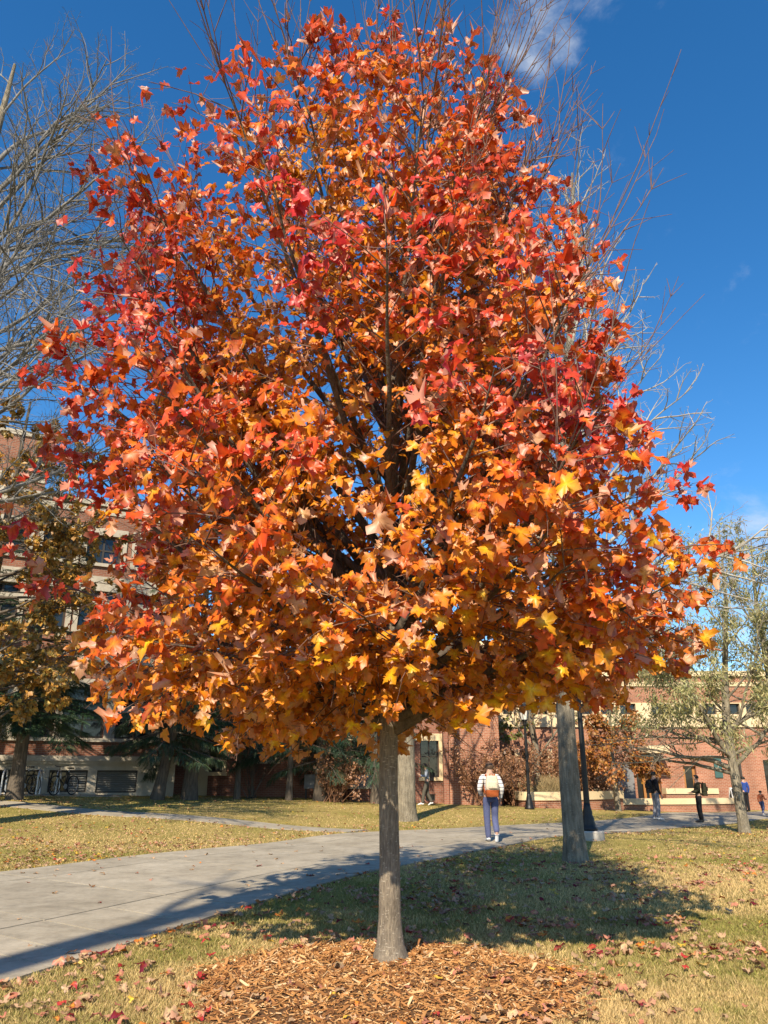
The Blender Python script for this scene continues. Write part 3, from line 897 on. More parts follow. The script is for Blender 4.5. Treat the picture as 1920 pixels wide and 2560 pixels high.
SINGLE_MESH = []
for k in range(14):
    V, T, Q, e = leaf_variant(_lr, _out, 2, 1.0 if k < 9 else 2.3)
    SINGLE_MESH.append((make_mesh('leaf', V, [np.concatenate(T)] + Q, True, None, e)))
for me in SINGLE_MESH:
    me.materials.append(M_LEAF1)
for i in single:
    me = SINGLE_MESH[(9 + rng.integers(0, 5)) if curled[i] else rng.integers(0, 9)]
    o = bpy.data.objects.new('leaf', me); COL.objects.link(o)
    o.parent = crown
    Mx = Matrix(FR[i].tolist()).to_4x4()
    o.matrix_local = Matrix.Translation(P0[i]) @ Mx @ Matrix.Scale(float(size[i]) * 1.05, 4)
    o.color = (*[float(c) for c in colr[i]], 1)
print('maple leaves', nL, 'limbs', len(limbs), 'subs', len(subs), 'twigs', len(twigs))
# ------------------------------------------------------------------ trees round the lawn
def branch_line(rng, p, d, L, k, jit, up):
    pts = [np.array(p, float)]
    d = np.array(d, float); d /= np.linalg.norm(d)
    st = L / (k - 1)
    for _ in range(k - 1):
        d = d + rng.normal(0, jit, 3) + np.array([0, 0, up])
        d /= np.linalg.norm(d)
        pts.append(pts[-1] + d * st)
    return np.array(pts)
def ramify(rng, P, r0, lev, spec, store, tips):
    """side branches on polyline P; spec[lev] = (number per metre, length share, angle, jitter, uplift, points)"""
    if lev >= len(spec):
        tips.append(P)
        return
    dens, share, ang, jit, up, k = spec[lev]
    L = np.linalg.norm(np.diff(P, axis=0), axis=1).sum()
    n = max(2, int(dens * L + rng.random()))
    for j in range(n):
        t = .22 + .78 * (j + rng.uniform(.1, .9)) / n
        s = t * (len(P) - 1); i = min(int(s), len(P) - 2)
        q = P[i] + (P[i+1] - P[i]) * (s - i)
        d = P[i+1] - P[i]; d /= np.linalg.norm(d) + 1e-9
        pr = np.cross(d, rng.normal(0, 1, 3)); pr /= np.linalg.norm(pr) + 1e-9
        a = ang * rng.uniform(.7, 1.3)
        bd = d * math.cos(a) + pr * math.sin(a)
        L2 = L * share * (1.2 - .75 * t) * rng.uniform(.6, 1.25)
        B = branch_line(rng, q, bd, L2, k, jit, up)
        rb = max(.0028, min(r0 * (1 - .6 * t) * .55, .0035 + .011 * L2))
        store[lev].append((B, np.linspace(rb, max(.0022, rb * .3), k)))
        ramify(rng, B, rb, lev + 1, spec, store, tips)
def tree(name, label, seed, trunk, trad, limbs, spec, m_trunk, m_branch, group=None, thick=1.0, cat='tree', lsides=6):
    """trunk (k,3) world points; limbs: list of (trunk height share, direction, length, radius, uplift)"""
    rng = np.random.default_rng(seed)
    trunk = np.array(trunk, float)
    base = trunk[0].copy()
    T = trunk - base
    root = empty(name, base, label=label, cat=cat, group=group)
    tp = np.linspace(0, 1, len(T)); fine = np.linspace(0, 1, 26)
    TT = np.stack([np.interp(fine, tp, T[:, c]) for c in range(3)], -1)
    for _ in range(2):
        TT[1:-1] = TT[1:-1] * .5 + (TT[2:] + TT[:-2]) * .25
    TT[0, 2] -= .12
    rr = np.interp(fine, np.linspace(0, 1, len(trad)), trad)
    # root flare
    zz = TT[:, 2] - TT[0, 2]
    TTx = np.concatenate([TT[:1], TT[:1] + np.array([[0, 0, .16]]), TT[:1] + np.array([[0, 0, .3]]), TT[:1] + np.array([[0, 0, .5]]), TT[zz > .55]])
    rx = np.concatenate([[rr[0] * 1.22, rr[0] * 1.14, rr[0] * 1.06, rr[0] * 1.02], rr[zz > .55]])
    V, Q, _ = tubes([(TTx, rx)], 18)
    cx = np.repeat(TTx, 18, 0); off = V - cx
    a = np.arctan2(off[:, 1], off[:, 0])
    lump = 1 + .05 * np.sin(3 * a + seed + V[:, 2] * .8) + .035 * np.sin(5 * a - V[:, 2] * 1.7) + .03 * np.sin(7 * a + V[:, 2] * 3)
    lump += .12 * np.clip(1 - (V[:, 2] - TT[0, 2]) / .6, 0, 1) * np.sin(4 * a + seed)
    obj('trunk', make_mesh('trunk', cx + off * lump[:, None], [Q], True), m_trunk, root)
    store = [[] for _ in spec]; tips = []; L0 = []
    for h, d, L, r, up in limbs:
        s = h * 25; i = min(int(s), 24)
        q = TT[i] + (TT[i+1] - TT[i]) * (s - i)
        P = branch_line(rng, q, d, L, 12, .10, up)
        L0.append((P, np.linspace(r, max(.006, r * .16), 12)))
        ramify(rng, P, r, 0, spec, store, tips)
    V, Q, _ = tubes(L0, lsides)
    parts = [(V, Q)]
    for k, s in enumerate(store):
        if s:
            if thick != 1.0:
                s = [(p, r * thick) for p, r in s]
            v, q, _ = tubes(s, 5 if k == 0 else (4 if k == 1 else 3))
            parts.append((v, q))
    VV, QQ, b = [], [], 0
    for v, q in parts:
        VV.append(v); QQ.append(q + b); b += len(v)
    o = obj('branches', make_mesh('branches', np.concatenate(VV), [np.concatenate(QQ)], True), m_branch, root)
    o['kind'] = 'stuff'
    tip = [p for p in tips]
    return root, tip, L0
def ring_limbs(rng, n, h0, h1, el0, el1, L0, L1, r0, r1, up=.02, az0=None, azs=None):
    out = []
    for k in range(n):
        f = (k + rng.uniform(0, .6)) / n
        az = (k * 2.39996 + rng.uniform(-.4, .4)) if azs is None else rng.uniform(*azs)
        el = np.interp(f, [0, 1], [el0, el1]) + rng.normal(0, .08)
        out.append((h0 + (h1 - h0) * f, (math.cos(az) * math.cos(el), math.sin(az) * math.cos(el), math.sin(el)),
                    np.interp(f, [0, 1], [L0, L1]) * rng.uniform(.8, 1.2), np.interp(f, [0, 1], [r0, r1]), up))
    return out
# simple leaf shapes for trees further off: a folded lozenge
def lozenge(w, fold):
    V = np.array([(0, 0, 0), (w, .45, fold), (0, 1, 0), (-w, .45, fold), (0, .45, 0)], float)
    return V, [np.array([(0, 1, 4), (1, 2, 4), (2, 3, 4), (3, 0, 4)])], [], np.array([0, 1, 1, 1, 0.])
LOZ = [lozenge(.34, .12), lozenge(.26, -.10), lozenge(.42, .05)]
NARROW = [lozenge(.11, .03), lozenge(.09, -.04), lozenge(.13, .02)]
def foliage(root, tips, seed, per, size, cols, variants, mat=None, spread=.05, droop=.6, keep=1.0, name='crown', keepfn=None):
    rng = np.random.default_rng(seed)
    pos, dr = [], []
    for P in tips:
        if rng.random() > keep:
            continue
        n = rng.poisson(per)
        for _ in range(n):
            t = rng.uniform(.2, 1) * (len(P) - 1); i = min(int(t), len(P) - 2)
            pos.append(P[i] + (P[i+1] - P[i]) * (t - i)); dr.append(P[i+1] - P[i])
    pos, dr = np.array(pos), np.array(dr)
    if keepfn is not None:
        k = keepfn(pos, rng); pos, dr = pos[k], dr[k]
    n = len(pos)
    dr /= np.linalg.norm(dr, axis=1)[:, None] + 1e-9
    pos = pos + rng.normal(0, spread, (n, 3))
    tipd = dr * .6 + rng.normal(0, .5, (n, 3)) + np.array([0, 0, -droop])
    nr = rng.normal(0, .7, (n, 3)) + np.array([-.1, -.4, .6])
    c = np.array(cols)[rng.integers(0, len(cols), n)] * rng.uniform(.7, 1.25, n)[:, None]
    vid = rng.integers(0, len(variants), n)
    sz = size * rng.uniform(.65, 1.3, n)
    return leaf_mass(name, pos, leaf_frames(tipd, nr), sz, c, vid, variants, root, mat or M_FOL)
def G(px, Y):
    return np.array(ground_at(px, Y))

# tall bare tree right behind the maple
rr_ = np.random.default_rng(3)
b = G(1440, 15.4)
tp = [b, b + (.0, .05, 1.6), b + (.05, .1, 3.3), b + (.25, .1, 5.5), b + (.42, .1, 8), b + (.7, .1, 10.5), b + (1.0, .1, 12.5), b + (1.15, 0, 15.6)]
lm = ring_limbs(rr_, 50, .34, .97, .45, 1.1, 4.7, 1.5, .055, .022, .035)
tree('bare_tree', 'tall bare tree with rough grey trunk just behind the maple on its right', 3, tp, [.2, .175, .165, .15, .13, .10, .07, .02], lm,
     [(3.0, .42, .75, .12, .03, 6), (4.6, .42, .7, .16, .02, 4), (5.0, .5, .7, .2, .0, 3)], M_BARKG, M_BARKP, thick=1.35)
# second trunk further back
rr_ = np.random.default_rng(8)
b = G(1016, 27.6)
tp = [b, b + (.0, 0, 3.2), b + (.1, 0, 5), b + (-.1, 0, 8), b + (0, 0, 11), b + (.2, 0, 14)]
lm = ring_limbs(rr_, 16, .38, .95, .5, 1.1, 5, 2, .10, .03, .03)
t2, tips2, _ = tree('bare_tree', 'stout grey trunk standing on the far lawn beside the maple trunk', 8, tp, [.31, .28, .26, .2, .13, .05], lm,
     [(1.6, .45, .7, .12, .02, 6), (2.4, .45, .7, .16, .01, 4), (3.2, .5, .7, .2, 0, 3)], M_BARKG, M_BARKW, thick=1.3)
foliage(t2, tips2, 4, 4, .11, [(.17, .17, .03), (.30, .21, .03), (.12, .13, .03)], LOZ, keep=.5)
# big bare tree whose trunk stands out of the picture on the left
rr_ = np.random.default_rng(21)
b = np.array([-11.3, 17.0, H(-11.3, 17.0)])
tp = [b, b + (.1, 0, 5), b + (.0, .1, 9), b + (.2, .2, 13), b + (.3, .2, 17), b + (.5, .2, 21)]
lm = ring_limbs(rr_, 15, .30, .97, .45, 1.1, 6.6, 3.4, .08, .035, .018)
for az_, el_, h_, L_ in ((.05, .55, .34, 6.2), (-.5, .6, .4, 6.5), (.2, .75, .48, 6.8), (-.25, .85, .55, 7.0), (-.8, .7, .38, 6.2), (.5, .6, .42, 6.0), (-.1, .95, .62, 6.6), (-.6, 1.0, .6, 6.2), (.1, .30, .30, 5.2), (-.4, .25, .33, 5.6), (-.9, .45, .3, 6.0), (.0, .8, .7, 6.0), (-.4, .7, .74, 6.0), (.3, .6, .66, 6.2), (-.7, .9, .7, 5.6), (.1, 1.0, .8, 5.0), (-.2, .5, .58, 6.4), (-.5, .4, .5, 6.2), (.35, .4, .52, 6.0)):
    lm.append((h_, (math.cos(az_) * math.cos(el_), math.sin(az_) * math.cos(el_), math.sin(el_)), L_, .07, .015))
t3, tips3, _ = tree('bare_tree', 'pale bare branches reaching in from the left edge against the sky', 21, tp, [.42, .36, .30, .22, .14, .04], lm,
     [(2.3, .46, .7, .13, .012, 8), (3.8, .42, .75, .17, .005, 6), (4.6, .45, .8, .24, 0, 3)], M_BARKG, M_BARKW, thick=1.0)
# brown-leaved tree at the left edge in front of the stone basement
rr_ = np.random.default_rng(33)
b = G(-120, 22.5)
tp = [b, b + (.1, 0, 3), b + (.0, .1, 6), b + (.1, .2, 9), b + (.2, .2, 12.5)]
lm = ring_limbs(rr_, 24, .16, .95, .25, .9, 3.1, 1.4, .06, .02, .01)
lm += [(.62, (1, .3, .3), 3.2, .05, 0), (.7, (1, -.1, .2), 3.0, .05, 0), (.8, (1, 0, .3), 2.6, .04, 0), (.5, (1, .5, .1), 3.4, .05, 0), (.25, (1, -.1, .3), 3.2, .05, 0), (.34, (1, .2, .35), 3.3, .05, 0), (.45, (1, -.2, .3), 3.0, .05, 0), (.55, (1, .1, .4), 2.8, .05, 0), (.3, (1, -.5, .1), 2.9, .045, 0)]
t4, tips4, _ = tree('oak_tree', 'tree with thinning golden brown leaves at the left edge before the windows', 33, tp, [.2, .17, .14, .1, .03], lm,
     [(2.4, .45, .75, .14, 0, 6), (3.4, .45, .75, .18, -.01, 4), (4.0, .5, .7, .2, -.01, 3)], M_BARKD, M_BARKD, thick=1.2)
foliage(t4, tips4, 5, 22, .165, [(.50, .25, .045), (.60, .32, .06), (.38, .19, .04), (.44, .30, .06), (.22, .16, .05)], LOZ, keep=.75, droop=.3)
# olive green tree on the right
rr_ = np.random.default_rng(40)
b = G(1862, 25.0)
tp = [b, b + (-.05, 0, 1.2), b + (-.08, 0, 2.3), b + (-.1, 0, 3.2), b + (.15, .1, 5), b + (.5, .1, 7), b + (.6, .1, 9.6)]
lm = ring_limbs(rr_, 13, .30, .95, .5, 1.1, 3.2, 2.0, .06, .03, .02)
lm += [(.26, (-1, -.2, .55), 3.4, .09, .03), (.24, (-1, .3, .25), 3.4, .07, .035), (.3, (-.7, -.3, .9), 5.2, .08, .01), (.33, (-.5, .2, 1.1), 5.6, .08, .0), (.27, (.9, -.3, .7), 4.0, .08, .03),
       (.3, (-1, -.1, .3), 3.9, .05, -.005), (.36, (-1, .1, .5), 4.2, .05, 0), (.31, (-.8, -.6, .35), 3.6, .05, -.01), (.42, (-.9, -.3, .8), 4.4, .05, .0), (.4, (.4, -.5, 1.0), 4.4, .06, 0)]
t5, tips5, _ = tree('willow_tree', 'forked tree with thin olive green leaves on the right of the lawn', 40, tp, [.155, .14, .135, .12, .09, .06, .02], lm,
     [(2.2, .44, .7, .13, .01, 6), (3.0, .44, .7, .17, -.01, 5), (4.0, .45, .7, .2, -.03, 4)], M_BARKG, M_BARKG, thick=1.0)
foliage(t5, tips5, 6, 28, .16, [(.30, .30, .11), (.38, .35, .14), (.23, .25, .09), (.46, .40, .18), (.34, .29, .12)], NARROW, droop=.9, spread=.16, keep=.9, keepfn=lambda p, r: (p[:, 2] > 2.9 + .35 * r.random(len(p))) | (p[:, 0] > -1.2))
# second olive tree just off the right edge
rr_ = np.random.default_rng(41)
b = G(2010, 29.0)
tp = [b, b + (-.1, 0, 2), b + (-.3, 0, 4), b + (-.35, .1, 6), b + (-.4, .1, 8), b + (-.2, .1, 10.5)]
lm = ring_limbs(rr_, 20, .22, .95, .4, 1.1, 3.4, 1.8, .07, .03, .015)
t6, tips6, _ = tree('willow_tree', 'yellowing green tree cut by the right edge behind the forked tree', 41, tp, [.2, .18, .16, .12, .07, .02], lm,
     [(2.2, .45, .7, .13, .01, 6), (2.8, .45, .7, .17, 0, 4), (3.6, .45, .7, .2, -.02, 4)], M_BARKG, M_BARKG, thick=1.2)
foliage(t6, tips6, 7, 26, .15, [(.30, .24, .05), (.2, .19, .05), (.36, .27, .06), (.15, .15, .045)], NARROW, droop=.7, spread=.08, keep=.9)
# small rust-leaved tree by the low wall
rr_ = np.random.default_rng(50)
b = G(1546, 37.5)
tp = [b, b + (-.05, 0, 1.2), b + (-.08, 0, 2.4), b + (0, 0, 3.6), b + (.0, .1, 5.6)]
lm = ring_limbs(rr_, 20, .34, .95, .1, .9, 1.9, .9, .035, .015, .0)
t7, tips7, _ = tree('oak_tree', 'small tree with rusty orange leaves before the low brick wall', 50, tp, [.13, .115, .10, .07, .02], lm,
     [(3.0, .5, .8, .14, 0, 5), (4.5, .5, .75, .18, -.01, 4)], M_BARKG, M_BARKD, thick=1.2)
foliage(t7, tips7, 8, 30, .15, [(.42, .17, .035), (.36, .13, .03), (.48, .24, .05), (.30, .10, .03)], LOZ, droop=.6, spread=.1)
# grey forked tree in front of the far windows, few leaves
rr_ = np.random.default_rng(60)
b = G(1347, 41.0)
tp = [b, b + (.0, 0, 1.4), b + (.05, 0, 2.8), b + (-.2, 0, 4.4), b + (-.5, 0, 6.2), b + (-.6, 0, 8.5)]
lm = ring_limbs(rr_, 13, .3, .95, .6, 1.1, 3.2, 1.6, .07, .03, .02)
t8, tips8, _ = tree('bare_tree', 'grey forked tree with tangled bare twigs in front of the far windows', 60, tp, [.19, .17, .15, .12, .07, .02], lm,
     [(2.2, .46, .7, .13, .01, 6), (3.0, .45, .7, .17, 0, 4), (3.5, .45, .7, .2, 0, 3)], M_BARKG, M_BARKG, thick=1.6)
foliage(t8, tips8, 9, 8, .13, [(.30, .17, .08), (.2, .2, .06), (.36, .2, .1)], LOZ, keep=.6)
# leafy green tree behind lamp
rr_ = np.random.default_rng(61)
b = G(1180, 41.5)
tp = [b, b + (.05, 0, 2), b + (.1, 0, 4), b + (.1, 0, 7)]
lm = ring_limbs(rr_, 14, .4, .95, .3, 1.0, 2.6, 1.2, .05, .02, .01)
t9, tips9, _ = tree('leafy_tree', 'tree with the last green leaves showing under the maple beyond the walker', 61, tp, [.12, .1, .08, .02], lm,
     [(2.5, .46, .7, .13, .0, 5), (3.4, .45, .7, .17, 0, 4)], M_BARKG, M_BARKG, thick=1.5)
foliage(t9, tips9, 10, 14, .17, [(.12, .16, .035), (.17, .19, .04), (.26, .22, .05)], LOZ)
# a tall tree behind the viewer throws the long band of shade over the path
b = np.array([-8.5, -7.4, 0.0])
rr_ = np.random.default_rng(70)
tp = [b, b + (.45, 0, 4), b + (.9, 0, 8), b + (1.36, .1, 12), b + (1.7, .2, 15), b + (2.05, .2, 18)]
lm = ring_limbs(rr_, 9, .62, .97, .7, 1.1, 4.5, 2.4, .12, .05, .02)
tree('bare_tree', 'tall bare tree behind the viewer that throws the long shadow on the path', 70, tp, [.36, .31, .28, .25, .2, .06], lm,
     [(1.3, .45, .7, .12, .02, 6), (1.8, .45, .7, .16, .01, 4)], M_BARKG, M_BARKG, thick=1.2)

# a leafy tree out of the picture on the left shades the old building
rr_ = np.random.default_rng(71)
b = np.array([-15.9, 24.0, H(-15.9, 24.0)])
tp = [b, b + (.1, 0, 2), b + (.0, .1, 4), b + (.1, .2, 7), b + (.2, .2, 11)]
lm = ring_limbs(rr_, 26, .2, .95, .25, 1.0, 3.2, 1.6, .07, .02, .01)
t10, tips10, _ = tree('oak_tree', 'brown-leaved tree standing outside the left edge before the old building', 71, tp, [.24, .2, .17, .12, .03], lm,
     [(2.0, .45, .75, .14, 0, 5), (2.6, .45, .75, .18, -.01, 4), (2.6, .5, .7, .2, -.01, 3)], M_BARKD, M_BARKD, thick=1.2)
foliage(t10, tips10, 15, 9, .26, [(.30, .15, .035), (.38, .20, .04), (.22, .12, .035)], LOZ, keep=.9, droop=.3)

# ------------------------------------------------------------------ conifers before the shaded wall
def conifer(label, seed, px, Y, height, r_base, crown_r, z_low, lean=(0, 0), colour=(.035, .06, .03), dens=1.0, group=None, weep=.5):
    rng = np.random.default_rng(seed)
    b = G(px, Y)
    root = empty('conifer_tree', b, label=label, cat='tree', group=group)
    zz = np.linspace(-.1, height, 16)
    T = np.stack([lean[0] * np.clip(zz, 0, 3) , lean[1] * zz * 0, zz], -1)
    V, Q, _ = tubes([(T, np.interp(zz, [-.1, .2, .6, height], [r_base * 1.35, r_base * 1.15, r_base, .02]))], 14)
    obj('trunk', make_mesh('trunk', V, [Q], True), M_BARKD, root)
    br, pos, tipd, nr = [], [], [], []
    z = z_low
    while z < height - .1:
        f = (z - z_low) / (height - z_low)
        nb = rng.integers(4, 7)
        for j in range(nb):
            az = rng.uniform(0, 6.283)
            L = crown_r * (1 - f) ** .8 * rng.uniform(.7, 1.1) + .15
            d = np.array([math.cos(az), math.sin(az), np.interp(f, [0, 1], [-.15, .5])])
            q = np.array([np.interp(z, zz, T[:, 0]), 0, z])
            P = branch_line(rng, q, d, L, 8, .05, np.interp(f, [0, .5, 1], [-.03, 0.01, .03]))
            br.append((P, np.linspace(.012 + .012 * L, .006, 8)))
            n = int(L * (66 if z < 4.6 else 14) * dens)
            t = np.sqrt(rng.random(n)) * 6.99
            i = t.astype(int)
            base = P[i] + (P[i+1] - P[i]) * (t - i)[:, None]
            dd = P[i+1] - P[i]; dd /= np.linalg.norm(dd, axis=1)[:, None]
            sd = np.cross(dd, [0, 0, 1.0]) * rng.choice([-1, 1], n)[:, None]
            wdt = rng.uniform(0, .34, n) * L * (1 - t / 9)
            base = base + sd * wdt[:, None] + np.array([0, 0, -1.0]) * (wdt * .3 * weep)[:, None]
            pos.append(base); tipd.append(dd * .55 + sd * rng.uniform(.2, .9, n)[:, None] + np.array([0, 0, -weep]) + rng.normal(0, .22, (n, 3)))
            nr.append(np.array([0, 0, 1.0]) + rng.normal(0, .35, (n, 3)))
        z += rng.uniform(.22, .42)
    V, Q, _ = tubes(br, 4)
    obj('branches', make_mesh('branches', V, [Q], True), M_BARKD, root)['kind'] = 'stuff'
    pos, tipd, nr = np.concatenate(pos), np.concatenate(tipd), np.concatenate(nr)
    n = len(pos)
    # a needle spray: central rib with many side needles
    V = [(0, 0, 0)]; F = []
    for k in range(5):
        y = k / 5; w = .15 * (1 - y * .6)
        for s in (-1, 1):
            a = len(V)
            V += [(0, y, 0), (0, y + .13, .01), (s * w, y + .26, -.04)]
            F.append((a, a + 1, a + 2) if s < 0 else (a, a + 2, a + 1))
    a = len(V); V += [(-.012, 0, 0), (.012, 0, 0), (0, 1.1, 0)]; F.append((a, a+1, a+2))
    spray = (np.array(V), [np.array(F)], [], np.linspace(0, 1, len(V)))
    c = np.array(colour)[None] * rng.uniform(.6, 1.5, n)[:, None] + rng.normal(0, .004, (n, 3))
    leaf_mass('crown', pos, leaf_frames(tipd, nr), rng.uniform(.16, .34, n), np.clip(c, .004, 1), np.zeros(n, int), [spray], root, M_NEEDLE, np.clip(c * 1.25, 0, 1))
    return root
conifer('leaning spruce trunk with drooping branches before the stone louvre', 1, 392, 30.6, 12.5, .21, 2.6, 1.9, (.16, 0), (.045, .07, .03), 1.0, 'conifers before the buildings', .8)
conifer('thick pine beside the corner of the stone basement', 2, 472, 31.5, 13.5, .27, 2.4, 2.4, (.02, 0), (.05, .085, .045), .9, 'conifers before the buildings', .15)
conifer('dark slender spruce left of the fan-shaped bare shrub', 3, 592, 33.5, 12.0, .12, 2.2, 2.2, (0, 0), (.03, .05, .026), .65, 'conifers before the buildings', .6)
conifer('spruce with sunlit thin trunk in the shade of the long brick wall', 4, 722, 33.8, 12.5, .13, 2.3, 2.0, (.01, 0), (.035, .06, .03), .65, 'conifers before the buildings', .6)
conifer('dark spruce with low hanging skirts before the long brick wall', 5, 800, 34.5, 13.0, .25, 2.6, 1.6, (0, 0), (.035, .06, .03), .7, 'conifers before the buildings', .7)
conifer('spruce half hidden behind the stout grey trunk', 6, 940, 34.8, 11.5, .2, 2.2, 1.9, (0, 0), (.035, .06, .03), .65, 'conifers before the buildings', .7)
conifer('deep green conifer rising behind the brown-leaved tree at the left', 7, 35, 26.6, 13.0, .22, 3.0, 2.6, (0, 0), (.04, .075, .035), 1.8, 'conifers before the buildings', .3)

# ------------------------------------------------------------------ shrubs
def shrub(name, label, seed, px, Y, h, spread, stems, col_twig, leafcols=None, per=0, size=.07, group=None):
    rng = np.random.default_rng(seed)
    b = G(px, Y)
    root = empty(name, b, label=label, cat='shrub', group=group)
    L0, tips, store = [], [], [[], []]
    for k in range(stems):
        az = rng.uniform(0, 6.283); el = rng.uniform(.7, 1.45)
        q = np.array([rng.normal(0, spread * .12), rng.normal(0, spread * .12), 0])
        P = branch_line(rng, q, (math.cos(az) * math.cos(el), math.sin(az) * math.cos(el), math.sin(el)), h * rng.uniform(.7, 1.1), 8, .06, .01)
        L0.append((P, np.linspace(.014, .005, 8)))
        ramify(rng, P, .012, 0, [(4.0, .4, .6, .1, .02, 4), (5.0, .5, .6, .15, .0, 3)], store, tips)
    V = []; Q = []; b_ = 0
    for s, n in ((L0, 5), (store[0], 3), (store[1], 3)):
        if s:
            v, q, _ = tubes([(p, r * 1.5) for p, r in s], n); V.append(v); Q.append(q + b_); b_ += len(v)
    obj('branches', make_mesh('branches', np.concatenate(V), [np.concatenate(Q)], True), col_twig, root)['kind'] = 'stuff'
    if leafcols:
        foliage(root, tips, seed + 1, per, size, leafcols, LOZ, spread=.05)
    return root
M_TWIGR = mat_noise('reddish_twig', (.16, .075, .04), (.34, .18, .10), 5, .9)
shrub('bare_shrub', 'fan-shaped bare dark shrub against the shaded brick wall', 1, 630, 34.4, 2.6, 1.2, 12, M_BARKD)
for _k, (_px, _Y, _h, _lab) in enumerate([(835, 34.0, 1.8, 'low shrub with russet leaves in the shade beside the sloping hatch'),
                                          (1205, 36.6, 2.6, 'twiggy rust-coloured shrub against the sunlit brick corner'),
                                          (1285, 38.4, 2.3, 'rust-coloured shrub beside the left end of the low wall'),
                                          (1420, 40.0, 2.9, 'tall rust-leaved shrub filling the bed behind the grey leaning trunk'),
                                          (1465, 40.4, 3.0, 'rust-leaved shrub just right of the near lamp post')]):
    shrub('leafy_shrub', _lab, 10 + _k, _px, _Y, _h, 1.4, 22, M_TWIGR, [(.36, .17, .08), (.28, .13, .05), (.42, .22, .12)], 6, .10, 'rusty shrubs round the buildings')
for _k, (_px, _Y, _lab) in enumerate([(1385, 38.2, 'clump of tan ornamental grass in the planter left of the leaning trunk'), (1352, 38.0, 'clump of tan ornamental grass behind the far lamp post')]):
    rng = np.random.default_rng(90 + _k)
    b = G(_px, _Y); root = empty('ornamental_grass', b + (0, 0, .5), label=_lab, cat='grass clump', group='grass clumps in the planter')
    st = []
    for j in range(420):
        az, el = rng.uniform(0, 6.28), rng.uniform(.8, 1.5)
        st.append((branch_line(rng, (rng.normal(0, .35), rng.normal(0, .2), 0), (math.cos(az)*math.cos(el), math.sin(az)*math.cos(el), math.sin(el)), rng.uniform(.5, 1.05), 4, .08, -.05), np.array([.008, .007, .006, .003])))
    V, Q, _ = tubes(st, 3)
    obj('stems', make_mesh('stems', V, [Q]), mat_noise('tan_grass_%d' % _k, (.30, .22, .10), (.46, .36, .19), 3, .9), root)['kind'] = 'stuff'
# ------------------------------------------------------------------ buildings
M_BRICK_A = mat_brick('red_brick_old', (.20, .075, .045), (.28, .11, .065), (.26, .20, .15))
M_BRICK_B = mat_brick('red_brick_plain', (.22, .085, .055), (.29, .12, .075), (.28, .2, .15))
M_BRICK_C = mat_brick('red_brick_new', (.29, .11, .062), (.37, .155, .09), (.44, .32, .23))
M_STONE = mat_noise('grey_limestone', (.33, .29, .22), (.52, .46, .36), 1.6, .9, .3, 14, contrast=.5)
M_CREAM = mat_noise('cream_precast', (.56, .43, .25), (.70, .56, .35), 1.2, .85, .15, 18, contrast=.5)
M_FRAME = mat_plain('bronze_window_frame', (.05, .042, .033), .5)
M_GLASS = mat_glass('window_glass')
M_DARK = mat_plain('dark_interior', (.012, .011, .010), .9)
M_LOUVRE = mat_plain('louvre_metal', (.24, .23, .20), .55)
M_WOOD = mat_noise('door_wood', (.26, .11, .03), (.40, .19, .06), 5, .55, stretch=(6, 6, .6))
M_TEAL = mat_plain('teal_panel', (.045, .11, .10), .6)
M_ROOF = mat_plain('flat_roof', (.12, .11, .1), .9)
class Frame:
    """a wall's own axes: x along it, y into the building, z up"""
    def __init__(s, p0, p1):
        s.p0 = np.array(p0, float); d = np.array(p1, float) - s.p0
        s.L = float(np.hypot(*d)); s.u = d / s.L; s.rz = math.atan2(s.u[1], s.u[0])
    def local(s, px, z=3.0):
        """distance along the wall that column px of the photograph shows"""
        k = (px - 960) / FPX
        return (k * (s.p0[1] * CP + (z - CAM_H) * SP) - s.p0[0]) / (s.u[0] - k * s.u[1] * CP)
    def z(s, px, py):
        x = s.local(px)
        return at(px, py, s.p0[1] + x * s.u[1]).z
def wall_mesh(name, x0, x1, z0, z1, holes, depth=.28, y=0.0):
    xs = sorted({x0, x1} | {h[0] for h in holes} | {h[1] for h in holes})
    zs = sorted({z0, z1} | {h[2] for h in holes} | {h[3] for h in holes})
    m = MB()
    for i in range(len(xs) - 1):
        for j in range(len(zs) - 1):
            cx, cz = (xs[i] + xs[i+1]) / 2, (zs[j] + zs[j+1]) / 2
            if any(h[0] < cx < h[1] and h[2] < cz < h[3] for h in holes):
                continue
            m.add([(xs[i], y, zs[j]), (xs[i+1], y, zs[j]), (xs[i+1], y, zs[j+1]), (xs[i], y, zs[j+1])], [(0, 1, 2, 3)])
    for a, b, c, d in holes:
        m.add([(a, y, c), (b, y, c), (b, y, d), (a, y, d), (a, y + depth, c), (b, y + depth, c), (b, y + depth, d), (a, y + depth, d)],
              [(0, 4, 5, 1), (1, 5, 6, 2), (2, 6, 7, 3), (3, 7, 4, 0)])
    # returns and top so that the wall is a body
    T = .9
    m.add([(x0, y, z0), (x0, y + T, z0), (x0, y + T, z1), (x0, y, z1)], [(0, 3, 2, 1)])
    m.add([(x1, y, z0), (x1, y + T, z0), (x1, y + T, z1), (x1, y, z1)], [(0, 1, 2, 3)])
    m.add([(x0, y, z1), (x1, y, z1), (x1, y + T, z1), (x0, y + T, z1)], [(0, 1, 2, 3)])
    return m
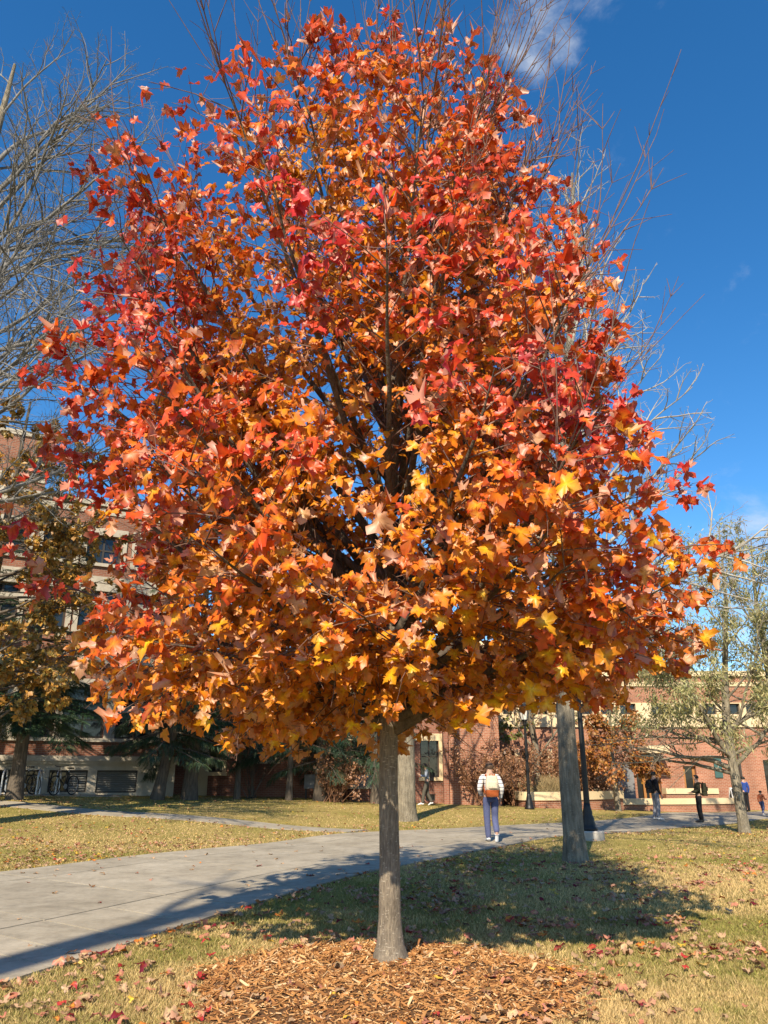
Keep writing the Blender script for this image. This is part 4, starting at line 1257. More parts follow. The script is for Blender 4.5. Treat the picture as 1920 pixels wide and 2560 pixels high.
def window(root, h, mat_frame, nx=2, nz=2, depth=.2, bar=.06, transom=None):
    """frame with real bars and single panes behind them"""
    a, b, c, d = h
    m = MB()
    y0, y1 = depth - .07, depth + .02
    m.box(a, a + bar, y0, y1, c, d); m.box(b - bar, b, y0, y1, c, d)
    m.box(a + bar, b - bar, y0 + .003, y1 - .003, c, c + bar); m.box(a + bar, b - bar, y0 + .003, y1 - .003, d - bar, d)
    xs = np.linspace(a + bar, b - bar, nx + 1)
    zs = np.linspace(c + bar, d - bar, nz + 1) if transom is None else np.array([c + bar] + [c + (d - c) * t for t in transom] + [d - bar])
    for x in xs[1:-1]:
        m.box(x - bar * .5, x + bar * .5, y0 + .006, y1 - .006, c + bar, d - bar)
    for z in zs[1:-1]:
        m.box(a + bar, b - bar, y0 + .01, y1 - .01, z - bar * .4, z + bar * .4)
    w = m.build('window', mat_frame, root)
    for i in range(nx):
        for j in range(len(zs) - 1):
            MB().box(xs[i] + .002, xs[i+1] - .002, depth - .02, depth - .012, zs[j] + .002, zs[j+1] - .002).build('pane', M_GLASS, w)
    return w
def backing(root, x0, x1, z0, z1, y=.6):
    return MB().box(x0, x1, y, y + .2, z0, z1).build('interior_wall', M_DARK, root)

# --- old brick building with a stone basement, on the left
FA = Frame((-22.0, 25.7), (-8.5, 33.05))
A = empty('brick_building', (*FA.p0, 0), FA.rz, label='old red brick building with stone basement and tall windows at the left', cat='building')
gz = .55
x_in = FA.local(0)
zb0, zb1 = FA.z(120, 1903), FA.z(120, 1889)
sill, head = FA.z(120, 1843), FA.z(120, 1714)
xw = [(FA.local(29), FA.local(131)), (FA.local(150), FA.local(258)), (FA.local(285), FA.local(385))]
wl_ = xw[0][1] - xw[0][0]
xw = [(xw[0][0] - 2 * (wl_ + .5), xw[0][1] - 2 * (wl_ + .5)), (xw[0][0] - (wl_ + .35), xw[0][1] - (wl_ + .35))] + xw
base_holes = [(FA.local(5), FA.local(112), gz + .36, zb0 - .32), (FA.local(135), FA.local(230), gz + .36, zb0 - .32), (FA.local(252), FA.local(352), gz + .32, zb0 - .32)]
wall_mesh('basement_wall', 0, FA.L, gz - .4, zb0, base_holes, .3, -.12).build('basement_wall', M_STONE, A)
MB().box(-.02, FA.L + .06, -.24, .3, zb0 + .002, zb1).box(-.02, FA.L + .03, -.19, .3, zb0 - .09, zb0).build('stone_belt', M_STONE, A)
ups = [(w[0], w[1], sill + .0, head) for w in xw]
f2 = (FA.z(120, 1570), FA.z(120, 1470)); f3 = (FA.z(120, 1400), FA.z(120, 1330))
for (z0, z1) in (f2, f3):
    ups += [(w[0] + .1, w[1] - .1, z0, z1) for w in xw]
ZT = FA.z(150, 1262)
wall_mesh('wall', 0, FA.L, zb1 - .02, ZT, ups, .35).build('wall', M_BRICK_A, A)
for h in ups[:5]:
    window(A, h, M_FRAME, 2, 3, .25, .08, (.36, .72))
for h in ups[5:]:
    window(A, h, M_FRAME, 2, 2, .25, .08)
for h in ups:
    # stone surround, built of single pieces
    MB().box(h[0] - .2, h[1] + .2, -.07, .06, h[3] + .003, h[3] + .32).build('lintel', M_STONE, A)
    MB().box(h[0] - .2, h[1] + .2, -.11, .1, h[2] - .14, h[2] - .003).build('sill', M_STONE, A)
    for s in (h[0] - .2, h[1] + .003):
        MB().box(s, s + .197, -.06, .06, h[2], h[3]).build('jamb', M_STONE, A)
for za, zb in ((FA.z(120, 1652), FA.z(120, 1628)), (FA.z(150, 1512), FA.z(150, 1497)), (FA.z(150, 1452), FA.z(150, 1436)), (ZT - .35, ZT - .1)):
    MB().box(-.03, FA.L + .03, -.05, .05, za, zb).build('stone_band', M_STONE, A)
MB().box(-.1, FA.L + .1, -.14, 1.0, ZT + .002, ZT + .22).build('coping', M_STONE, A)
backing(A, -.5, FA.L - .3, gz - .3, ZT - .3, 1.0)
MB().box(0.1, FA.L - .05, 1.3, 9, gz - .3, ZT - .15).build('rear_body', M_BRICK_A, A)
# tower-like end that rises above the roof at the far left
MB().box(FA.local(-260), FA.local(22), .5, 5.0, ZT - .5, FA.z(20, 1092)).build('tower', M_BRICK_A, A)
MB().box(FA.local(-262), FA.local(25), .42, 5.1, FA.z(20, 1092) + .002, FA.z(20, 1080)).build('tower_coping', M_STONE, A)
MB().box(FA.local(-262), FA.local(23), .45, 5.05, FA.z(20, 1200), FA.z(20, 1185)).build('tower_band', M_STONE, A)
# basement openings: two grilles and the big louvre
def louvre(root, h, n, y, name='louvre'):
    a, b, c, d = h
    m = MB()
    m.box(a, a + .05, y - .06, y + .04, c, d).box(b - .05, b, y - .06, y + .04, c, d).box(a + .05, b - .05, y - .057, y + .037, d - .05, d).box(a + .05, b - .05, y - .057, y + .037, c, c + .05)
    w = m.build(name, M_FRAME, root)
    st = (d - c - .1) / n
    for k in range(n):
        z = c + .05 + st * k
        mm = MB()
        mm.add([(a + .05, y - .05, z + .01), (b - .05, y - .05, z + .01), (b - .05, y + .03, z + st * .85), (a + .05, y + .03, z + st * .85),
                (a + .05, y - .05, z + .025), (b - .05, y - .05, z + .025), (b - .05, y + .03, z + st * .85 + .015), (a + .05, y + .03, z + st * .85 + .015)],
               [(0, 3, 2, 1), (4, 5, 6, 7), (0, 1, 5, 4), (1, 2, 6, 5), (2, 3, 7, 6), (3, 0, 4, 7)])
        mm.build('slat', M_LOUVRE, w)
    return w
louvre(A, base_holes[2], 9, .0)
h2 = base_holes[1]; mid = h2[0] + (h2[1] - h2[0]) * .5
louvre(A, (mid, h2[1], h2[2], h2[3]), 8, .02)
window(A, (h2[0], mid - .02, h2[2], h2[3]), M_FRAME, 1, 1, .1, .05)
window(A, base_holes[0], M_FRAME, 3, 1, .1, .05)

# --- long low wing in the shade of the conifers
FB = Frame((-8.9, 36.2), (3.6, 37.6))
B = empty('brick_wing', (*FB.p0, 0), FB.rz, label='long dark brick wing in shade behind the conifers', cat='building')
hb = [(FB.local(1050), FB.local(1096), FB.z(1070, 1943), FB.z(1070, 1840)), (FB.local(880), FB.local(925), FB.z(900, 1900), FB.z(900, 1800)), (FB.local(640), FB.local(690), FB.z(660, 1900), FB.z(660, 1800)), (FB.local(528), FB.local(560), FB.z(540, 1930), FB.z(540, 1840)),
      (FB.local(1062), FB.local(1085), FB.z(1070, 2002), FB.z(1070, 1985))]
zt = 6.6
wall_mesh('wall', -2.0, FB.L - .6, -.3, zt, hb, .3).build('wall', M_BRICK_B, B)
for h in hb[:4]:
    window(B, h, M_FRAME, 2, 2, .2, .06)
    MB().box(h[0] - .08, h[1] + .22, -.08, .1, h[2] - .16, h[2] - .003).build('sill', M_CREAM, B)
    MB().box(h[1] + .003, h[1] + .17, -.04, .05, h[2], h[3]).build('jamb', M_CREAM, B)
window(B, hb[4], M_FRAME, 1, 1, .1, .05)
MB().box(-2.02, FB.L - .58, -.06, .9, zt + .002, zt + .35).build('coping', M_CREAM, B)
MB().box(-2.0, FB.L - .6, -.05, .05, FB.z(700, 1850), FB.z(700, 1832)).build('stone_band', M_CREAM, B)
MB().box(FB.local(503), FB.local(526), -.12, .1, .2, FB.z(510, 1860)).build('pilaster', M_CREAM, B)
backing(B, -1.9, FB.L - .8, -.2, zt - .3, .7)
hx = FB.local(912)
mm = MB(); w_, d_ = 1.5, 1.1
mm.add([(hx - w_/2, -d_, .3), (hx + w_/2, -d_, .3), (hx + w_/2, -.01, .3), (hx - w_/2, -.01, .3), (hx - w_/2, -d_, .95), (hx + w_/2, -d_, .95), (hx + w_/2, -.01, 1.45), (hx - w_/2, -.01, 1.45)],
       [(0, 3, 2, 1), (4, 5, 6, 7), (0, 1, 5, 4), (1, 2, 6, 5), (2, 3, 7, 6), (3, 0, 4, 7)])
hatch = empty('stair_hatch', (*FB.p0, 0), FB.rz, label='brick stair hatch with sloping grey lid against the shaded wing', cat='hatch')
mm.build('body', M_BRICK_B, hatch)
mm = MB(); mm.add([(hx - w_/2 - .06, -d_ - .08, .955), (hx + w_/2 + .06, -d_ - .08, .955), (hx + w_/2 + .06, -.012, 1.46), (hx - w_/2 - .06, -.012, 1.46), (hx - w_/2 - .06, -d_ - .08, 1.02), (hx + w_/2 + .06, -d_ - .08, 1.02), (hx + w_/2 + .06, -.012, 1.53), (hx - w_/2 - .06, -.012, 1.53)],
       [(0, 3, 2, 1), (4, 5, 6, 7), (0, 1, 5, 4), (1, 2, 6, 5), (2, 3, 7, 6), (3, 0, 4, 7)])
mm.build('lid', M_STONE, hatch)
ubx = empty('utility_box', (*ground_at(780, 35.6), ), 0, label='small grey utility box on legs before the shaded wing', cat='utility box')
MB().box(-.35, .35, -.15, .15, .42, 1.0).build('cabinet', mat_plain('utility_grey', (.22, .23, .23), .6), ubx, bevel=.015)
MB().box(-.3, -.24, -.08, .08, 0, .42).box(.24, .3, -.08, .08, 0, .42).build('legs', M_FRAME, ubx)

# --- modern brick and cream building on the right
FC1 = Frame((3.0, 37.0), (5.6, 37.0))
C = empty('brick_hall', (0, 44, 0), 0, label='modern brick hall with cream bands and wooden entrance doors at the right', cat='building')
def part_c(name, x0, x1, y0, y1, z0, z1, mat):
    return MB().box(x0, x1, y0 - 44, y1 - 44, z0, z1).build(name, mat, C)
part_c('corner_block', at(1112, 1900, 37).x, at(1250, 1900, 37).x, 37, 46, -.2, 7.2, M_BRICK_C)
part_c('corner_pier', at(1108, 1900, 36.9).x, at(1121, 1900, 36.9).x, 36.85, 37.3, -.2, 7.0, M_BRICK_B)
part_c('corner_coping', at(1108, 1900, 37).x - .1, at(1250, 1900, 37).x + .1, 36.7, 46.1, 7.202, 7.55, M_CREAM)
YC = 44.0
def cx(px, z=2.5): return (px - 960) / FPX * (YC * CP + (z - CAM_H) * SP)
def cz(py): return at(1600, py, YC).z
x0c, x1c = cx(1236), cx(2150)
zg0, zg1 = cz(1818), cz(1790)          # cream band above the ground floor
zw1 = cz(1757)
doors = [(cx(1586), cx(1646), -.2, cz(1885)), (cx(1704), cx(1736), -.2, cz(1915)), (cx(1905), cx(1970), -.2, cz(1900))]
gwin = [(cx(1257), cx(1286), cz(1955), cz(1878)), (cx(1304), cx(1328), cz(1955), cz(1878)), (cx(1338), cx(1368), cz(1955), cz(1878))]
grille = (cx(1484), cx(1505), cz(1958), cz(1906))
uwin = []
for a_, b_ in ((1262, 1285), (1305, 1328), (1339, 1375), (1395, 1430), (1450, 1490), (1510, 1545), (1560, 1600), (1640, 1685), (1700, 1745), (1760, 1805), (1820, 1865), (1880, 1925)):
    uwin.append((cx(a_), cx(b_), zg1 + .08, zw1 - .05))
wall_mesh('wall', x0c, x1c, -.3, zg0, doors + gwin + [grille], .5, 0).build('wall', M_BRICK_C, C)
wall_mesh('window_band', x0c, x1c, zg0 + .002, zw1, uwin, .4, -.12).build('window_band', M_CREAM, C)
part_c('brick_band', x0c, x1c, YC, YC + .8, zw1 + .002, cz(1716), M_BRICK_C)
part_c('cream_band', x0c - .05, x1c, YC - .08, YC + .8, cz(1716) + .002, cz(1705), M_CREAM)
part_c('brick_parapet', x0c, x1c, YC, YC + .8, cz(1705) + .002, cz(1691), M_BRICK_C)
part_c('roof_coping', x0c - .1, x1c, YC - .15, YC + .9, cz(1691) + .002, cz(1678), M_CREAM)
part_c('roof', x0c, x1c, YC + .9, YC + 14, cz(1700), cz(1698), M_ROOF)
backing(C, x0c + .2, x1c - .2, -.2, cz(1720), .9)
for h in uwin:
    window(C, h, M_FRAME, 2, 1, .12, .06)
for h in gwin:
    window(C, h, M_FRAME, 1, 2, .25, .06)
    MB().box(h[1] + .003, h[1] + .26, -.14, .05, h[2] - .25, h[3] + .1).build('pilaster', M_CREAM, C)
    MB().box(h[0] - .05, h[1] - .0, -.16, .1, h[2] - .3, h[2] - .003).build('sill', M_CREAM, C)
louvre(C, grille, 9, .1, 'grille')
for k, h in enumerate(doors[:2]):
    wd = h[1] - h[0]; nd = 2 if k == 0 else 1
    if k == 0:      # dark lobby on the left half, doors on the right
        MB().box(h[0] + .02, h[0] + wd * .28, .3, .34, h[2], h[3]).build('pane', M_GLASS, C)
    xs = [h[0] + wd * .3, h[0] + wd * .62, h[1] - .02] if k == 0 else [h[0] + .02, h[1] - .02]
    for j in range(len(xs) - 1):
        a_, b_ = xs[j], xs[j+1]; zt_ = h[2] + 2.5
        m = MB().box(a_, a_ + .13, .2, .28, h[2], zt_).box(b_ - .13, b_, .2, .28, h[2], zt_).box(a_ + .13, b_ - .13, .203, .277, zt_ - .15, zt_).box(a_ + .13, b_ - .13, .203, .277, h[2], h[2] + .3)
        dr = m.build('door', M_WOOD, C)
        MB().box(a_ + .132, b_ - .132, .235, .245, h[2] + .302, zt_ - .152).build('pane', M_GLASS, dr)
        MB().tube([(b_ - .07, .15, h[2] + .95), (b_ - .07, .15, h[2] + 1.4)], .016, 6).build('handle', M_FRAME, dr)
    if h[3] > h[2] + 2.6:
        MB().box(xs[0], h[1] - .02, .22, .25, h[2] + 2.52, h[3] - .02).build('fanlight', M_GLASS, C)
for h in doors[2:]:
    MB().box(h[0], h[1], .35, .4, h[2], h[3]).build('pane', M_GLASS, C)
MB().box(cx(1596), cx(1650), -1.6, .02, cz(1884), cz(1866)).build('canopy', M_CREAM, C)
pn = MB().box(cx(1781), cx(1800), -.07, -.005, cz(1944), cz(1893)).build('panel', M_TEAL, C)
MB().box(cx(1842), cx(1847), -.12, -.005, -.2, cz(1880)).build('downpipe', M_FRAME, C)
pn['label'] = 'narrow teal panel fixed to the brick'
MB().tube([(cx(1785), -.09, cz(1900)), (cx(1791), -.09, cz(1915)), (cx(1787), -.09, cz(1925)), (cx(1796), -.09, cz(1928))], .02, 5).build('panel_mark', M_STONE, pn)

# --- low walls, planters and seats in front of the hall
def low_wall(label, pts, z_wall, z_cap, capw=.55, mat_cap=M_CREAM, mat_wall=M_BRICK_C, inner=True, zb=-.35):
    P = np.array(pts, float)
    k = np.linspace(0, len(P) - 1, 6 * (len(P) - 1) + 1)
    P = ease(P, k)
    t = np.gradient(P, axis=0); t /= np.linalg.norm(t, axis=1)[:, None]
    n = np.stack([t[:, 1], -t[:, 0]], -1)            # towards the viewer
    c = P.mean(0)
    root = empty('low_wall', (c[0], c[1], 0), label=label, cat='low wall', group='low walls before the hall')
    def sweep(o0, o1, z0, z1):
        A_, B_ = P + n * o0 - c, P + n * o1 - c
        m = MB(); N = len(P)
        V = []
        for a, b in zip(A_, B_):
            V += [(*a, z0), (*a, z1), (*b, z1), (*b, z0)]
        F = []
        for i in range(N - 1):
            q = i * 4
            for j in range(4):
                F.append((q + j, q + (j+1) % 4, q + 4 + (j+1) % 4, q + 4 + j))
        F += [(0, 3, 2, 1), ((N-1)*4, (N-1)*4+1, (N-1)*4+2, (N-1)*4+3)]
        m.add(V, F)
        # faces outward: flip if needed is handled by two-sided shading
        return m
    sweep(0.0, -.4, zb, z_wall).build('wall', mat_wall, root)
    sweep(capw * .12, -.4 - capw * .2, z_wall + .002, z_cap).build('cap', mat_cap, root)
    return root
def gp(px, Y):
    p = ground_at(px, Y); return (p.x, p.y)
zc = at(1350, 1980, 36.5).z
low_wall('curved brick planter wall with cream cap behind the far lamp post', [gp(1290, 39.5), gp(1297, 37.2), gp(1330, 36.4), gp(1400, 36.6), gp(1470, 37.6), gp(1560, 39.4)], at(1350, 2001, 36.5).z, zc)
low_wall('long low brick wall with cream cap behind the two talking people', [gp(1472, 40.2), gp(1600, 41.0), gp(1700, 41.4), gp(1780, 41.8), gp(1856, 42.6)], at(1700, 2011, 41.4).z, at(1700, 1996, 41.4).z)
low_wall('short upper seat wall between the rusty tree and the doors', [gp(1470, 42.2), gp(1505, 42.4), gp(1540, 42.6)], at(1500, 1979, 42.2).z, at(1500, 1962, 42.2).z, mat_wall=M_CREAM)
low_wall('upper cream seat wall right of the wooden doors', [gp(1670, 43.0), gp(1735, 43.1), gp(1802, 43.2)], at(1735, 1985, 43).z, at(1735, 1971, 43).z)
low_wall('cream step wall left of the curved planter by the corner', [gp(1252, 39.8), gp(1275, 39.6), gp(1297, 39.6)], at(1270, 1970, 39.7).z, at(1270, 1948, 39.7).z)
# grey sculpture-like slabs beside the doors
ms = empty('stone_stele', ground_at(1570, 42.0), 0, label='tall grey stone slab standing left of the wooden doors', cat='stone slab')
MB().box(-.42, .42, -.2, .2, -.1, at(1570, 1905, 42).z).build('slab', mat_noise('grey_slab', (.10, .10, .10), (.24, .24, .24), 1.5, .7), ms, bevel=.02)
MB().box(-1.0, -.46, -.22, .18, -.1, at(1570, 1952, 42).z).build('block', M_STONE, ms, bevel=.02)
# ------------------------------------------------------------------ lamp posts
M_BLACK = mat_noise('black_lamp_paint', (.006, .006, .006), (.012, .012, .012), 20, .45, spec=.4)
M_LGLASS = mat_noise('lantern_glass', (.55, .53, .48), (.68, .66, .6), 6, .3)
def lamp(label, px, Y, h, plinth=True):
    b = ground_at(px, Y)
    root = empty('street_lamp', b, label=label, cat='street lamp', group='black lamp posts')
    s = 0.0
    if plinth:
        MB().lathe([(.36, -.1), (.36, .16), (.33, .19)], 28).build('plinth', mat_noise('plinth_concrete', (.34, .31, .26), (.46, .42, .36), 5, .9), root)
        s = .19
    MB().lathe([(.21, s), (.21, s + .06), (.17, s + .09), (.175, s + .16), (.15, s + .22), (.155, s + .28), (.115, s + .36), (.12, s + .42), (.085, s + .55), (.08, s + .62)], 16).build('base', M_BLACK, root, True)
    V = []
    n = 20
    m = MB()
    prof = [(s + .6, .074), (s + 1.5, .07), (h - 1.0, .058)]
    for z, r in prof:
        for i in range(n):
            t = 2 * math.pi * i / n; rr = r * (1 if i % 2 else .9)
            V.append((rr * math.cos(t), rr * math.sin(t), z))
    F = [(k*n+i, k*n+(i+1) % n, (k+1)*n+(i+1) % n, (k+1)*n+i) for k in range(2) for i in range(n)]
    m.add(V, F).build('pole', M_BLACK, root)
    t = h - 1.0
    MB().lathe([(.06, t), (.09, t + .03), (.07, t + .1), (.1, t + .2), (.12, t + .24)], 14).build('collar', M_BLACK, root, True)
    ln = MB().lathe([(.145, t + .24), (.15, t + .27)], 6).lathe([(.24, t + .66), (.22, t + .72), (.1, t + .86), (.05, t + .92), (.03, t + 1.0)], 6)
    for i in range(6):
        a = 2 * math.pi * i / 6
        ln.tube([(.145 * math.cos(a), .145 * math.sin(a), t + .25), (.225 * math.cos(a), .225 * math.sin(a), t + .67)], .013, 5)
    l = ln.build('lantern', M_BLACK, root)
    MB().lathe([(.125, t + .272), (.2, t + .658)], 6).build('glass', M_LGLASS, l)
    return root
lamp('near black lamp post on a round concrete plinth just behind the leaning grey trunk', 1474, 20.4, 4.6)
lamp('far black lamp post with its lantern showing under the maple by the planter wall', 1324, 34.6, 4.35, False)

# ------------------------------------------------------------------ bicycles and racks
M_STEEL = mat_noise('galvanised_steel', (.45, .46, .47), (.62, .63, .64), 12, .4, metallic=.6)
M_TYRE = mat_plain('tyre_rubber', (.012, .012, .012), .8)
def rack(label, px, Y):
    b = ground_at(px, Y)
    root = empty('bike_rack', b, FA.rz + R(70), label=label, cat='bike rack', group='hoop bike racks by the basement')
    pts = [(-.25, 0, -.05), (-.25, 0, .62)] + [(-.25 * math.cos(a), 0, .62 + .25 * math.sin(a)) for a in np.linspace(.25, math.pi - .25, 7)] + [(.25, 0, .62), (.25, 0, -.05)]
    MB().tube(pts, .032, 8).build('hoop', M_STEEL, root)
    for s in (-.25, .25):
        MB().lathe([(.08, .0), (.08, .012)], 12, (s, 0, .02)).build('foot_plate', M_STEEL, root)
def bicycle(label, px, Y, rz, paint, basket=False):
    b = ground_at(px, Y)
    root = empty('bicycle', b + Vector((0, 0, .02)), rz, label=label, cat='bicycle', group='bicycles parked at the racks')
    m_p = mat_plain('bike_paint_%d' % px, paint, .4)
    for x in (-.52, .52):
        M = Matrix.Translation((x, 0, .35))
        w = MB().torus(.325, .022, 26, 6, M).build('wheel', M_TYRE, root)
        MB().torus(.30, .009, 26, 5, M).build('rim', M_STEEL, w)
        sp = MB()
        for k in range(14):
            a = 2 * math.pi * k / 14
            sp.tube([(x, 0, .35), (x + .3 * math.cos(a), 0, .35 + .3 * math.sin(a))], .0022, 3)
        s = sp.build('spokes', M_STEEL, w); s['kind'] = 'stuff'
    BB, ST, HT, HB = (-.06, 0, .31), (-.2, 0, .8), (.36, 0, .82), (.4, 0, .68)
    MB().tube([BB, ST], .017, 6).tube([ST, HT], .017, 6).tube([BB, HB], .02, 6).tube([(-.52, 0, .35), BB], .011, 5).tube([(-.52, 0, .35), ST], .01, 5).tube([HT, HB], .02, 6).build('frame', m_p, root)
    MB().tube([HB, (.46, 0, .5), (.52, .05, .35)], .012, 5).tube([(.46, 0, .5), (.52, -.05, .35)], .012, 5).build('fork', m_p, root)
    MB().tube([ST, (-.225, 0, .92)], .013, 6).build('seat_post', M_STEEL, root)
    MB().add([(-.38, -.08, .92), (-.38, .08, .92), (-.1, .02, .93), (-.1, -.02, .93), (-.38, -.08, .97), (-.38, .08, .97), (-.1, .02, .965), (-.1, -.02, .965)], [(0, 1, 2, 3), (4, 7, 6, 5), (0, 4, 5, 1), (1, 5, 6, 2), (2, 6, 7, 3), (3, 7, 4, 0)]).build('saddle', M_TYRE, root, bevel=.01)
    MB().tube([HT, (.33, 0, 1.0)], .014, 6).tube([(.22, -.3, 1.04), (.34, -.14, 1.0), (.34, .14, 1.0), (.22, .3, 1.04)], .013, 6).build('handlebar', M_FRAME, root)
    MB().lathe([(.09, -.008), (.09, .008)], 16).build('chainring', M_STEEL, root, loc=(-.06, .03, .31), rot=(R(90), 0, 0))
    for s in (-1, 1):
        MB().tube([(-.06, s * .02, .31), (-.06 + s * .1, s * .07, .31 - s * .13)], .01, 4).box(-.1 + s * .1, -.02 + s * .1, s * .07, s * .16, .3 - s * .13, .325 - s * .13).build('pedal', M_FRAME, root)
    if basket:
        bk = MB()
        for z in (.86, .96, 1.06, 1.16):
            bk.tube([(.42, -.17, z), (.7, -.17, z), (.7, .17, z), (.42, .17, z), (.42, -.17, z)], .006, 4)
        for x in np.linspace(.42, .7, 5):
            bk.tube([(x, -.17, 1.16), (x, -.17, .86), (x, .17, .86), (x, .17, 1.16)], .005, 4)
        bk.build('basket', M_TYRE, root)['kind'] = 'stuff'
rack('hoop rack at the very left edge by the basement', 6, 29.6)
rack('hoop rack between the two parked bicycles', 94, 30.0)
rack('hoop rack hidden by the darker bicycle', 142, 30.4)
rack('hoop rack beside the bicycle with the front basket', 50, 29.8)
bicycle('bicycle with a black front basket parked near the left edge', 52, 29.3, R(248), (.03, .03, .03), True)
bicycle('dark bicycle with wide handlebar parked before the stone basement', 156, 29.9, R(255), (.02, .022, .025))

# sandwich board and bits near the doors
sb = empty('sandwich_board', ground_at(1846, 42.8), R(12), label='black sandwich board with white frame before the brick hall', cat='sign')
M_WHITE = mat_plain('white_paint', (.7, .68, .64), .6)
for s, nm in ((-1, 'front_board'), (1, 'back_board')):
    m = MB(); y0, y1 = s * .3, s * .03
    m.add([(-.33, y0, 0), (.33, y0, 0), (.33, y1, 1.15), (-.33, y1, 1.15), (-.33, y0 + .03, 0), (.33, y0 + .03, 0), (.33, y1 + .03, 1.15), (-.33, y1 + .03, 1.15)], [(0, 1, 2, 3), (5, 4, 7, 6), (0, 4, 5, 1), (1, 5, 6, 2), (2, 6, 7, 3), (3, 7, 4, 0)])
    fr = m.build(nm, M_WHITE, sb)
    m = MB(); m.add([(-.28, s * .29 - .012, .06), (.28, s * .29 - .012, .06), (.28, s * .045 - .012, 1.08), (-.28, s * .045 - .012, 1.08)], [(0, 1, 2, 3)])
    m.build('chalkboard', M_BLACK, fr)

# ------------------------------------------------------------------ people
M_SKIN = mat_plain('skin', (.50, .30, .21), .6)
M_SKIN2 = mat_plain('skin_tan', (.36, .20, .13), .6)
M_HAIR = mat_noise('brown_hair', (.045, .025, .014), (.10, .06, .035), 30, .6, stretch=(1, 1, .3))
M_HAIRB = mat_noise('black_hair', (.008, .007, .006), (.02, .017, .014), 30, .55)
def skin_mesh(name, joints, edges, root_i, subdiv=2, mat=None, parent=None):
    """one continuous surface grown round a skeleton: joints {key: (xyz, rx, ry)}"""
    keys = list(joints)
    ix = {k: i for i, k in enumerate(keys)}
    me = bpy.data.meshes.new(name)
    me.from_pydata([joints[k][0] for k in keys], [(ix[a], ix[b]) for a, b in edges], [])
    o = bpy.data.objects.new(name, me); COL.objects.link(o)
    o.modifiers.new('s', 'SKIN')
    sv = me.skin_vertices[0].data if me.skin_vertices else None
    if sv is None:
        bpy.context.view_layer.objects.active = o
        bpy.ops.mesh.customdata_skin_add()
        sv = me.skin_vertices[0].data
    for k in keys:
        j = joints[k]
        sv[ix[k]].radius = (j[1], j[2] if len(j) > 2 else j[1])
        sv[ix[k]].use_root = (k == root_i)
    sb_ = o.modifiers.new('d', 'SUBSURF'); sb_.levels = subdiv; sb_.render_levels = subdiv
    dg = bpy.context.evaluated_depsgraph_get()
    ev = o.evaluated_get(dg)
    m2 = bpy.data.meshes.new_from_object(ev)
    bpy.data.objects.remove(o)
    for p in m2.polygons:
        p.use_smooth = True
    m2.materials.clear()
    return obj(name, m2, mat, parent)
